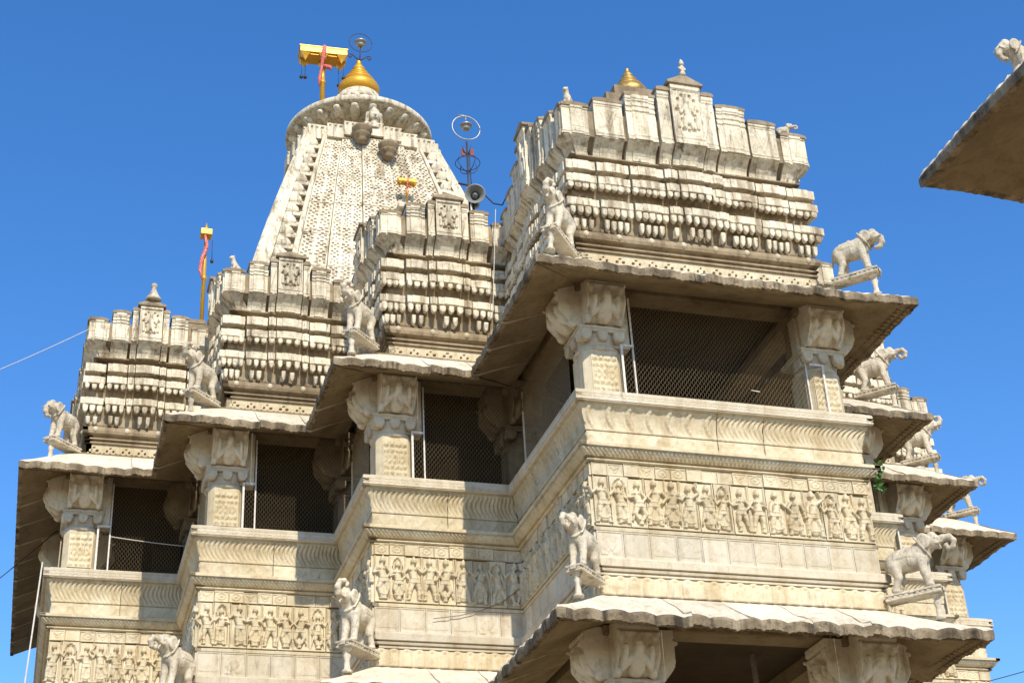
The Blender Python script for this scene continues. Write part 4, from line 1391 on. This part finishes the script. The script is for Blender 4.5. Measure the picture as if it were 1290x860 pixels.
def elephant_fn(kind):
    def fn(P):
        d = s_ell(P, (-.02, 0, .60), (.36, .20, .225), -.10)
        d = smin(d, s_ell(P, (-.24, 0, .57), (.20, .185, .22)), .06)
        d = smin(d, s_ell(P, (.20, 0, .66), (.18, .18, .21)), .06)
        hz = .86 if kind != 1 else .80
        hx = .44 if kind != 1 else .46
        d = smin(d, s_cap(P, (.26, 0, .74), (hx, 0, hz), .16, .13), .06)
        d = smin(d, s_ell(P, (hx + .02, 0, hz), (.155, .135, .15)), .04)
        for s in (-1, 1):
            d = smin(d, s_ell(P, (hx + .04, s * .06, hz + .10), (.08, .06, .06)), .03)       # brow domes
            d = smin(d, s_cap(P, (.23, s * .10, .55), (.25, s * .105, .30), .092, .072), .04)
            d = smin(d, s_cap(P, (.25, s * .105, .30), (.30, s * .105, .05), .068, .064), .03)
            d = smin(d, s_ell(P, (.315, s * .105, .03), (.082, .072, .045)), .02)
            d = smin(d, s_cap(P, (-.27, s * .10, .50), (-.22, s * .11, .28), .115, .075), .04)
            d = smin(d, s_cap(P, (-.22, s * .11, .28), (-.31, s * .11, .05), .068, .060), .03)
            d = smin(d, s_ell(P, (-.295, s * .11, .03), (.08, .07, .045)), .02)
            e = s_ell(P, (hx - .10, s * .16, hz - .01), (.125, .035, .155), .25)              # ears
            d = smin(d, e, .015)
            e2 = s_ell(P, (hx - .09, s * .197, hz - .01), (.08, .018, .10), .25)
            d = np.maximum(d, -e2)
            d = smin(d, s_cap(P, (hx + .12, s * .085, hz - .08), (hx + .24, s * .10, hz - .06), .026, .012), .012)   # tusks
            eye = s_ell(P, (hx + .10, s * .118, hz + .02), (.024, .014, .018)); d = np.minimum(d, eye)
        if kind == 0:      # trunk lifted and rolled into a ring
            T = [(hx + .10, 0, hz - .02), (hx + .22, 0, hz + .02), (hx + .34, 0, hz + .02), (hx + .41, 0, hz - .07), (hx + .38, .01, hz - .17), (hx + .29, .02, hz - .19), (hx + .25, .025, hz - .12), (hx + .29, .03, hz - .08)]
            R = [.085, .066, .056, .05, .044, .040, .034, .028]
        elif kind == 1:    # trunk tucked under the chin
            T = [(hx + .10, 0, hz - .02), (hx + .19, 0, hz - .09), (hx + .21, 0, hz - .20), (hx + .15, .0, hz - .29), (hx + .06, .0, hz - .28)]
            R = [.10, .075, .062, .052, .044]
        else:              # trunk thrown up and back over the brow
            T = [(hx + .10, 0, hz - .03), (hx + .21, 0, hz), (hx + .27, .02, hz + .10), (hx + .24, .05, hz + .21), (hx + .13, .08, hz + .25), (hx + .06, .10, hz + .20), (hx + .10, .11, hz + .15)]
            R = [.09, .07, .058, .05, .044, .036, .03]
        for a, b2, ra, rb in zip(T[:-1], T[1:], R[:-1], R[1:]): d = smin(d, s_cap(P, a, b2, ra, rb), .022)
        d = smin(d, s_cap(P, (hx + .10, 0, hz - .10), (hx + .15, 0, hz - .15), .06, .03), .03)   # lower jaw
        d = smin(d, s_cap(P, (-.42, 0, .66), (-.47, .02, .36), .03, .018), .02)                   # tail
        # harness: collar and girth as raised bands, saddle cloth
        body = d
        col = np.abs((P[..., 0] - .30) * .86 + (P[..., 2] - .74) * .5) - .016
        d = np.minimum(d, np.maximum(body - .016, col))
        girth = np.abs(P[..., 0] - .02) - .012
        d = np.minimum(d, np.maximum(body - .012, np.maximum(girth, .45 - P[..., 2])))
        cl = np.maximum(np.abs(P[..., 0] + .08) - .17, .60 - P[..., 2])
        d = np.minimum(d, np.maximum(body - .010, cl))
        d = smin(d, s_ell(P, (-.04, 0, .85), (.05, .04, .045)), .02)
        return d
    return fn
ELE = [sculpt('elephant', elephant_fn(k), (-.58, -.30, -.03), (1.0, .30, 1.24), .0125, M_STATUE) for k in (0, 1, 2)]
def plinth_mesh():
    mb = MB()
    mb.box(-.52, .50, -.17, .17, -.045, 0, .008)
    mb.box(-.50, .47, -.145, .145, -.085, -.046)
    mb.box(-.52, .49, -.165, .165, -.125, -.086, .006)
    mb.box(.505, .53, -.06, .06, -.10, -.02, .008)
    for s in (-1, 1):
        for k in range(9): mb.box(-.46 + .10 * k, -.40 + .10 * k, s * .150 - .012, s * .150 + .012, -.083, -.050)
        mb.box(-.06, .06, s * .172 - .01, s * .172 + .01, -.05, -.008)
    for k in range(3): mb.box(.474, .490, -.12 + .09 * k, -.06 + .09 * k, -.083, -.050)
    return mb.mesh('plinth', M_STATUE)
PLM = plinth_mesh()
def post_mesh(h):
    mb = MB()
    mb.lathe([(.10, -h), (.10, -h + .04), (.06, -h + .08), (.05, -h * .6), (.075, -h * .45), (.05, -h * .38), (.08, -.165), (.10, -.14), (.10, -.126)], 12)
    return mb.mesh('support_post', M_STATUE)
def elephant(kind, corner, diag, z, label, post_h, sc=.60, inset=0.0, tilt=0.0):
    cx, cy = corner
    ang = math.atan2(diag[1], diag[0])
    c = .36 - inset
    loc = (cx + diag[0] * c, cy + diag[1] * c, z)
    r = thing('elephant_statue', label, 'elephant statue', loc, 'stone elephants on the eave corners', None, ang, sc)
    if tilt: r.rotation_euler = (0, -tilt, ang)
    loclink('elephant', ELE[kind], r)
    loclink('plinth', PLM, r)
    loclink('support_post', cached(('post', post_h), lambda: post_mesh(post_h)), r, (.36, 0, 0))
    return r
q = math.sqrt(.5)
ZU, ZL = 5.47, 1.19
elephant(2, (-A_, 0), (-q, -q), ZU, 'elephant with its trunk up on the left corner of the highest eave', .62, tilt=.2)
elephant(1, (A_, 0), (q, -q), ZU, 'elephant with tucked trunk on the right corner of the highest eave', .62)
elephant(2, (-B_, YB), (-q, -q), ZU, 'elephant on the upper eave corner left of the central tower', .60, inset=0.08)
elephant(2, (-C_, YC), (-q, -q), ZU, 'elephant on the eave corner between the two left roof towers', .60, inset=0.19)
elephant(1, (-D_, YD), (-q, -q), ZU, 'elephant on the eave of the leftmost tower, against the sky', .60, inset=0.24)
elephant(0, (B_, YB), (q, -q), ZU, 'elephant just under the right tip of the highest eave', .60, inset=0.16)
elephant(2, (C_, YC), (q, -q), ZU, 'elephant half hidden on the second eave down the right edge', .60, inset=0.25)
elephant(0, (D_, YD), (q, -q), ZU, 'elephant on the lowest of the upper right eaves, beside blue sky', .60, inset=0.27)
elephant(0, (-A_, 0), (-q, -q), ZL, 'elephant with a beaded collar on the left corner of the lower porch eave', .60, .58)
elephant(0, (A_, 0), (q, -q), ZL, 'white elephant with a rolled trunk on the right corner of the lower porch eave', .60, .64)
elephant(2, (-B_, YB), (-q, -q), ZL, 'pale elephant with raised trunk below the second balcony from the right', .60, .64)
elephant(0, (-C_, YC), (-q, -q), ZL, 'elephant cut off by the bottom edge, below the second balcony from the left', .60, .64)
elephant(0, (D_, YD), (q, -q), ZL, 'elephant low behind the right end of the porch eave', .60, .64)

# small animals on the parapets
def lion_fn(P):
    d = s_cap(P, (-.18, 0, .22), (.10, 0, .50), .20, .17)
    d = smin(d, s_ell(P, (-.22, 0, .17), (.22, .2, .18)), .06)
    d = smin(d, s_cap(P, (.10, 0, .5), (.20, 0, .78), .14, .12), .06)
    d = smin(d, s_ell(P, (.24, 0, .86), (.15, .13, .14)), .04)
    d = smin(d, s_ell(P, (.37, 0, .82), (.09, .07, .07)), .03)
    for s in (-1, 1):
        d = smin(d, s_cap(P, (.14, s * .09, .42), (.24, s * .09, .04), .075, .055), .03)
        d = smin(d, s_ell(P, (.28, s * .09, .03), (.08, .05, .04)), .02)
        d = smin(d, s_ell(P, (-.12, s * .19, .14), (.2, .07, .13)), .03)
        d = smin(d, s_ell(P, (.20, s * .09, .99), (.03, .03, .05)), .02)
    d = smin(d, s_cap(P, (-.4, 0, .12), (-.46, .1, .30), .04, .03), .02)
    return d
LION = sculpt('lion_statue', lion_fn, (-.56, -.34, -.03), (.54, .34, 1.08), .03, M_STATUE)
def small(name, me, loc, ang, sc, label, cat):
    return thing(name, label, cat, loc, 'small stone animals on the parapets', me, ang, sc)
small('lion_statue', LION, (-1.60, .10, 7.80), -2.3, .30, 'small seated lion on the left end of the highest parapet', 'lion statue')
small('lion_statue', LION, (-1.66, 1.75, 8.36), -3.0, .30, 'small lion on the side parapet of the highest tower', 'lion statue')
small('elephant_statue', ELE[0], (1.50, .10, 7.80), -.35, .24, 'tiny elephant with curled trunk on the right end of the highest parapet', 'elephant statue')
small('lion_statue', LION, (-5.31, 4.87, 7.70), -2.6, .28, 'small lion on the parapet beside the gold pole', 'lion statue')
def finial_fn(P):
    d = s_ell(P, (0, 0, .10), (.16, .14, .12))
    d = smin(d, s_cap(P, (0, 0, .1), (.02, 0, .42), .11, .12), .05)
    d = smin(d, s_ell(P, (.03, 0, .66), (.12, .11, .13)), .04)
    d = smin(d, s_cap(P, (.03, 0, .76), (.0, 0, .92), .09, .03), .03)
    for s in (-1, 1): d = smin(d, s_cap(P, (0, s * .13, .46), (.12, s * .10, .28), .05, .04), .03)
    return d
FIN = sculpt('guardian_figure', finial_fn, (-.25, -.25, -.04), (.25, .25, 1.0), .025, M_STATUE)
thing('guardian_figure', 'small weathered figure crouching on the gable peak of the highest tower', 'figure', (0, -.10, 8.46), None, FIN, -H_, .32)
mb = MB(); mb.lathe([(.0, 0), (.11, 0), (.13, .03), (.10, .07), (.07, .12), (.04, .2), (.035, .24), (.055, .27), (.04, .31), (0.0, .33)], 14)
thing('stone_finial', 'small stone finial on the gable of the leftmost tower', 'finial', ((-D_ - C_) / 2 + .15, YD - .07, 8.06), None, mb.mesh('stone_finial', M_TOWER))
mb = MB(); mb.lathe([(.05, -.25), (.14, -.2), (.18, 0), (.13, .16), (.06, .25), (0, .28)], 14)
mb.lathe([(.03, 0), (.05, .01), (.05, .03), (.03, .04)], 8, (-.06, -.16, .03)); mb.lathe([(.03, 0), (.05, .01), (.05, .03), (.03, .04)], 8, (.06, -.16, .03))
def head_fn(P):
    d = s_ell(P, (0, 0, 0), (.20, .17, .24))
    d = smin(d, s_cap(P, (0, -.16, .03), (0, -.20, -.05), .025, .04), .02)
    d = smin(d, s_ell(P, (0, -.15, -.13), (.06, .04, .022)), .015)
    for s in (-1, 1):
        d = np.maximum(d, -s_ell(P, (s * .075, -.18, .035), (.05, .04, .022)))
        d = np.minimum(d, s_ell(P, (s * .075, -.155, .035), (.034, .02, .02)))
        d = smin(d, s_ell(P, (s * .2, 0, -.02), (.04, .06, .09)), .02)
    d = smin(d, s_cap(P, (0, .02, .2), (0, .02, .34), .16, .05), .04)
    for s in (-1, 1): d = smin(d, s_cap(P, (s * .2, .03, .1), (s * .24, .03, -.3), .07, .05), .03)
    return smin(d, s_cap(P, (0, .05, -.2), (0, .05, -.42), .12, .2), .05)
link('carved_face', sculpt('carved_face', head_fn, (-.36, -.30, -.5), (.36, .3, .46), .025, M_TOWER), spire, (SX + .02, SY - 2.1, 22.86), 0, .92)

# ------------------------------------------------------------------ gilded things
def kalash_prof(s): return [(r * s, z * s) for r, z in [(.50, 0), (.56, .05), (.62, .14), (.64, .26), (.60, .36), (.50, .45), (.42, .48), (.49, .51), (.49, .56), (.40, .60), (.33, .63), (.40, .66), (.40, .70), (.31, .75), (.24, .79), (.30, .82), (.30, .87), (.22, .94), (.16, 1.0), (.21, 1.03), (.17, 1.12), (.10, 1.22), (.07, 1.30), (.09, 1.33), (.05, 1.40), (.0, 1.43)]]
mb = MB(); mb.lathe(kalash_prof(1.0), 40)
k1 = thing('gold_finial', 'large ringed gold finial crowning the spire', 'finial', (SX, SY, 25.18), None, mb.mesh('gold_finial', M_GOLD))
mb = MB(); mb.lathe(kalash_prof(.44), 24, cap=True)
thing('gold_finial', 'small tarnished gold finial behind the highest parapet', 'finial', (0.02, 1.75, 9.46), None, mb.mesh('gold_finial', M_OLDGOLD))
mb = MB(); mb.box(-.3, .3, 1.5, 2.0, 9.2, 9.46); link('finial_base', mb.mesh('finial_base', M_COPING), hall, (0, 0, 0))

def flag_stand(loc, s, label, pole, cloth_side=1, ang=0.0, bells=False):
    r = thing('gold_banner_stand', label, 'banner stand', loc, 'gold banner stands', None, ang, s)
    mb = MB()
    mb.lathe([(.075, -pole), (.075, -.95), (.10, -.93), (.10, -.88), (.075, -.86), (.07, -.45), (.095, -.43), (.095, -.38), (.07, -.36), (.065, 0)], 14)
    loclink('pole', mb.mesh('pole', M_GOLD), r)
    mb = MB()
    mb.box(-.72, .72, -.30, .30, 0, .24, .014)
    mb.box(-.74, .74, -.32, .32, .20, .235, .004)
    mb.box(-.60, .60, -.24, .24, -.05, -.002)
    for bx in (-.55, 0, .55):
        for by in (-.18, .18):
            mb.add([(bx - .15, by - .11, -.01), (bx + .15, by - .11, -.01), (bx + .15, by + .11, -.01), (bx - .15, by + .11, -.01), (bx - .06, by - .05, -.13), (bx + .06, by - .05, -.13), (bx + .06, by + .05, -.13), (bx - .06, by + .05, -.13), (bx, by, -.26)],
                   [(0, 4, 5, 1), (1, 5, 6, 2), (2, 6, 7, 3), (3, 7, 4, 0), (4, 8, 5), (5, 8, 6), (6, 8, 7), (7, 8, 4)])
    loclink('crossbar', mb.mesh('crossbar', M_GOLD), r)
    for x in (-.58, 0, .58):
        sp = MB(); sp.lathe([(.07, 0), (.08, .03), (.05, .07), (.055, .10), (.03, .18), (0, .34)], 10)
        loclink('spike', sp.mesh('spike', M_GOLD), r, (x, 0, .20))
    mb = MB()
    pts = [(.02, -.33, .25), (.0, -.34, .05), (-.03, -.30, -.2), (-.06, -.13, -.55), (-.11, -.12, -.9), (-.10, -.10, -1.15)]
    mb.tube(pts, [.05, .07, .06, .045, .05, .02], 8)
    mb.tube([(.0, -.12, -.36), (.12, -.14, -.40), (.20, -.15, -.42), (.26, -.13, -.50)], [.05, .07, .08, .02], 8)
    loclink('red_cloth', mb.mesh('red_cloth', M_CLOTH), r)
    if bells:
        for x, y, l in ((-.66, -.12, .62), (-.52, .12, .42), (.62, -.12, .50), (.5, .1, .62)):
            mb = MB()
            mb.tube([(x, y, -.2), (x, y, -.2 - l)], .007, 5)
            mb.lathe([(.0, -l - .30), (.055, -l - .29), (.05, -l - .22), (.02, -l - .18)], 10, (x, y, 0))
            loclink('hanging_bell', mb.mesh('hanging_bell', M_IRON), r)
    return r
flag_stand((-1.04, SY, 26.45), 1.0, 'large gold banner stand with three spikes and hanging bells beside the spire finial', 2.9, bells=True, ang=-.06)
flag_stand((.80, 19.0, 20.02), .36, 'tiny gold banner stand against the right side of the spire', 2.2)
lg = MB(); lg.box(.5, 1.15, 18.75, 19.9, 19.05, 19.22, .02); link('ledge', lg.mesh('ledge', M_TOWER), spire, (0, 0, 0))
r = thing('gold_pole', 'slim gold pole with red cloth rising behind the left roof towers', 'pole', (-5.50, 8.0, 8.9))
mb = MB(); mb.lathe([(.034, -.8), (.034, .55), (.055, .57), (.055, .61), (.034, .63), (.03, 1.2), (.03, 1.44)], 12); loclink('pole', mb.mesh('pole', M_GOLD), r)
mb = MB(); mb.box(-.10, .10, -.10, .10, 1.44, 1.56, .01); mb.lathe([(.05, 1.58), (.03, 1.62), (.0, 1.74)], 8); loclink('pole_head', mb.mesh('pole_head', M_GOLD), r)
mb = MB(); mb.tube([(-.02, -.08, 1.42), (.02, -.08, 1.2), (-.05, -.07, .95), (-.08, -.07, .7), (-.02, -.09, .5)], [.02, .03, .035, .03, .012], 8); loclink('red_cloth', mb.mesh('red_cloth', M_CLOTH), r)
mb = MB(); mb.tube([(.12, .1, 1.45), (.13, .1, 1.05)], .006, 5); mb.lathe([(0, .98), (.03, .99), (.028, 1.04), (.0, 1.06)], 8, (.13, .1, 0)); loclink('hanging_bell', mb.mesh('hanging_bell', M_IRON), r)

# lightning masts: a ring with a metal pot, scrolls and a lattice of rods
def torus(mb, c, R, r, n=36, axis='y'):
    pts = []
    for i in range(n + 1):
        a = 2 * PI * i / n
        pts.append((c[0] + R * math.cos(a), c[1], c[2] + R * math.sin(a)) if axis == 'y' else (c[0] + R * math.cos(a), c[1] + R * math.sin(a), c[2]))
    mb.tube(pts, r, 6)
def pot(mb, c, s):
    mb.lathe([(0, -.10 * s), (.06 * s, -.095 * s), (.085 * s, -.05 * s), (.08 * s, -.005 * s), (.13 * s, .0), (.135 * s, .03 * s), (.09 * s, .06 * s), (.06 * s, .09 * s), (.0, .13 * s)], 16, c)
r = thing('ring_mast', 'dark iron mast with a pale ring and metal pot above the loudspeaker', 'mast', (-1.72, 4.5, 8.9))
mb = MB()
mb.tube([(0, 0, -.7), (0, 0, 1.55)], .016, 8); mb.tube([(.05, 0, .55), (.03, 0, 1.35)], .008, 6); mb.tube([(-.17, 0, .70), (.20, 0, .68)], .018, 6)
loclink('iron_pole', mb.mesh('iron_pole', M_IRON), r)
mb = MB(); torus(mb, (0, 0, 1.83), .235, .011); mb.tube([(-.14, 0, 2.08), (.07, 0, 2.07)], .010, 6); loclink('ring', mb.mesh('ring', M_RING), r)
mb = MB(); pot(mb, (0, 0, 1.86), .78); mb.tube([(0, 0, 1.95), (0, 0, 2.07)], .008, 6); loclink('metal_pot', mb.mesh('metal_pot', M_RING), r)
mb = MB()
for k in range(4):
    a = k * H_ + .4
    c_, s_ = math.cos(a), math.sin(a)
    mb.tube([(c_ * .0, s_ * 0, .92), (c_ * .12, s_ * .12, .98), (c_ * .2, s_ * .2, 1.08), (c_ * .17, s_ * .17, 1.18)], .007, 5)
    mb.tube([(c_ * .0, s_ * 0, 1.28), (c_ * .07, s_ * .07, 1.34), (c_ * .09, s_ * .09, 1.42)], .007, 5)
torus(mb, (0, 0, 1.12), .2, .006, 24, 'z')
loclink('scrolls', mb.mesh('scrolls', M_IRON), r)
M_RUST = plain_mat('rusty_plate', (.22, .06, .04), .8)
for x0_, z0_ in ((-.10, 1.26), (.05, 1.28)):
    mb = MB(); mb.box(x0_, x0_ + .06, -.01, .01, z0_, z0_ + .13); loclink('rusty_plate', mb.mesh('rusty_plate', M_RUST), r)
r = thing('ring_mast', 'thin ring and silver pot on two scrolls above the spire finial', 'mast', (SX + .03, SY, 26.58))
mb = MB(); pot(mb, (0.03, 0, .72), 1.45); loclink('metal_pot', mb.mesh('metal_pot', M_RING), r)
mb = MB(); torus(mb, (.03, 0, .74), .36, .012); mb.tube([(0, 0, 0), (.03, 0, .62)], .018, 6); loclink('ring', mb.mesh('ring', M_IRON), r)
mb = MB()
for s in (-1, 1):
    pts = [(0, 0, .02), (s * .12, 0, .12), (s * .22, 0, .22), (s * .33, 0, .24), (s * .36, 0, .15), (s * .29, 0, .10), (s * .25, 0, .16)]
    mb.tube(pts, .02, 6)
loclink('scrolls', mb.mesh('scrolls', M_IRON), r)
# loudspeaker
r = thing('loudspeaker', 'grey horn loudspeaker behind the parapet of the first left tower', 'loudspeaker', (-1.68, 4.3, 9.28))
mb = MB()
mb.lathe([(.045, .30), (.06, .16), (.09, .06), (.155, -.02), (.165, -.03), (.165, -.04), (.15, -.035), (.085, .04), (.05, .12), (.04, .16)], 28, cap=False)
o = loclink('horn', mb.mesh('horn', M_SPEAKER), r, (0, 0, 0), (math.radians(-78), 0, math.radians(-16)))
mb = MB(); mb.lathe([(.0, -.01), (.03, .0), (.045, .05), (.05, .10), (.05, .14)], 16, cap=True); loclink('throat_plug', mb.mesh('throat_plug', M_SPEAKER), r, (0, 0, 0), (math.radians(-78), 0, math.radians(-16)))
mb = MB(); mb.lathe([(.052, .121), (.0, .122)], 16, cap=False); loclink('throat', mb.mesh('throat', M_DARK), r, (0, 0, 0), (math.radians(-78), 0, math.radians(-16)))
mb = MB(); mb.lathe([(.0, .45), (.07, .44), (.075, .30), (.06, .295)], 16, cap=False); loclink('driver', mb.mesh('driver', M_SPEAKER), r, (0, 0, 0), (math.radians(-78), 0, math.radians(-16)))
mb = MB(); mb.tube([(0, .12, -.02), (0, .12, -1.08)], .02, 6); loclink('stand', mb.mesh('stand', M_IRON), r)

# ------------------------------------------------------------------ wires
def wire(name, label, pts, rad, mat, cat='cable'):
    mb = MB(); mb.tube(pts, rad, 6)
    thing(name, label, cat, (0, 0, 0), None, mb.mesh(name, mat))
def sag(a, b, s, n=14):
    a, b = Vector(a), Vector(b)
    return [a.lerp(b, i / n) - Vector((0, 0, s * 4 * (i / n) * (1 - i / n))) for i in range(n + 1)]
wire('sky_wire', 'thin pale wire running from the leftmost tower out into the sky', sag((-7.24, 6.66, 7.58), (-9.2, 6.6, 6.25), .03), .006, M_CABLE)
wire('guy_cable', 'pale slanting cable hanging from the leftmost balcony', [(-7.66, 6.28, 3.50), (-7.72, 6.2, 1.9), (-7.80, 6.1, .2), (-7.9, 6, -3)], .012, M_CABLE)
wire('corner_wire', 'thin dark wire crossing the sky in the bottom right corner', sag((7.0, 6, 2.27), (9.5, 6, 3.0), .02), .008, M_IRON)
wire('edge_wire', 'short dark wire in the sky at the lower left edge', sag((-7.5, 8.5, 4.9), (-9.4, 8.5, 2.9), .02), .008, M_IRON)
wire('speaker_cable', 'thin pale cable hanging down the tower from the loudspeaker', sag((-1.86, 2.70, 7.9), (-2.05, 2.50, 5.95), 0.0), .006, M_CABLE)
wire('mast_cable', 'black cable looping from the ring mast to the parapet', [(-1.52, 4.5, 9.5), (-1.38, 4.3, 9.15), (-1.30, 4.1, 9.0), (-1.25, 4.0, 9.13), (-1.0, 3.9, 9.05)], .012, M_IRON)
wire('wall_cable', 'thin brown cable sagging across the square panels left of the central bay', [(-2.95, YB - .05, 1.66), (-2.6, YB - .05, 1.72), (-2.3, YB - .05, 1.81), (-2.05, YB - .07, 1.92), (-1.82, YB - .08, 2.10)], .005, M_BCABLE)
wire('balcony_cord', 'thin pale cord strung across the leftmost balcony opening', sag((-6.75, YD + .06, 4.10), (-5.66, YD + .06, 4.02), .01), .007, M_CABLE)

# ------------------------------------------------------------------ plant growing from the masonry
r = thing('wall_plant', 'small green plant sprouting under the right end of the central cornice', 'plant', (1.95, .02, 2.66))
mb = MB(); mb.tube([(0, 0, 0), (.02, -.02, .08), (.05, -.03, .16), (.04, -.04, .24)], .006, 5); loclink('stem', mb.mesh('stem', M_LEAF), r)
lm = MB()
lm.add([(0, 0, 0), (.022, .004, .03), (.018, .0, .065), (0, -.008, .10), (-.018, .0, .065), (-.022, .004, .03), (0, -.01, .05)], [(0, 1, 6), (1, 2, 6), (2, 3, 6), (3, 4, 6), (4, 5, 6), (5, 0, 6)], True)
lmm = lm.mesh('leaf', M_LEAF)
rr = random.Random(3)
for k in range(46):
    t = rr.random()
    loclink('leaf', lmm, r, (.03 * t + rr.uniform(-.05, .05), rr.uniform(-.07, .04), -.12 + .36 * t), (rr.uniform(-2.4, .6), rr.uniform(-.8, .8), rr.uniform(0, 6)), (1, 1, rr.uniform(.6, 1.1)))

# ------------------------------------------------------------------ neighbouring pavilion, upper right
PX, PY, PZ = -2.33, -8.0, 0.94
pav = thing('neighbouring_pavilion', 'dark lichened eave corner of a nearer pavilion jutting in at the upper right', 'pavilion', (PX + 3, PY - 2.5, GZ))
f1 = Face('p_left', (PX + .8, PY - .8), -H_, 3.4, 1, 1, 'p')     # left side: from the far corner towards the viewer
mbx = MB(); mbx.box(PX + .85, PX + 5.0, PY - 4.15, PY - .85, PZ + .40, PZ + .75)
roof = link('roof', mbx.mesh('roof', M_SOFFIT), pav, (0, 0, 0))
mbx = MB(); mbx.prism([(PX + .86, PY - 4.14), (PX + 4.99, PY - 4.14), (PX + 4.99, PY - .86), (PX + .86, PY - .86)], PZ + .15, PZ + .385); link('ceiling', mbx.mesh('ceiling', M_SOFFIT), roof, (0, 0, 0))
f2 = Face('p_back', (PX + 5.0, PY - .8), PI, 4.2, 1, 1, 'p')
def eave_any(P, rz, W, eL, eR, z0):
    ff = Face('px', (0, 0), 0, W, eL, eR, 'p')
    class G(Face):
        def w(s, x, y=0, z=0):
            c, sn = math.cos(rz), math.sin(rz)
            return (P[0] + x * c - y * sn, P[1] + x * sn + y * c, z)
    g = G('pg', P, rz, W, eL, eR, 'p')
    eave(g, roof, z0, .80, .50, .075, .20, 0.0, .2)
eave_any((PX + .8, PY - .8), -H_, 3.4, 1, 1, PZ)
eave_any((PX + 5.0, PY - .8), PI, 4.2, 1, 1, PZ)
for (cx, cy) in ((PX + 1.3, PY - 1.3), (PX + 4.6, PY - 1.3), (PX + 1.3, PY - 3.8), (PX + 4.6, PY - 3.8)):
    mbx = MB(); mbx.lathe([(.26, GZ), (.26, GZ + .3), (.2, GZ + .35), (.2, PZ - .1), (.28, PZ), (.30, PZ + .14)], 16, (cx, cy, 0)); link('column', mbx.mesh('column', M_SOFFIT), pav, (0, 0, 0))
r = thing('elephant_statue', 'cream elephant head peering over the pavilion eave in the upper right corner', 'elephant statue', (PX + .22, PY - 1.03, PZ + .02), 'stone elephants on the eave corners', None, PI, .31)
loclink('elephant', ELE[1], r)

# ------------------------------------------------------------------ ground
mb = MB()
mb.add([(-1500, -1500, 0), (1500, -1500, 0), (1500, 1500, 0), (-1500, 1500, 0)], [(0, 1, 2, 3)])
structure('paved_ground', mb.mesh('paved_ground', M_GROUND), (0, 0, GZ))
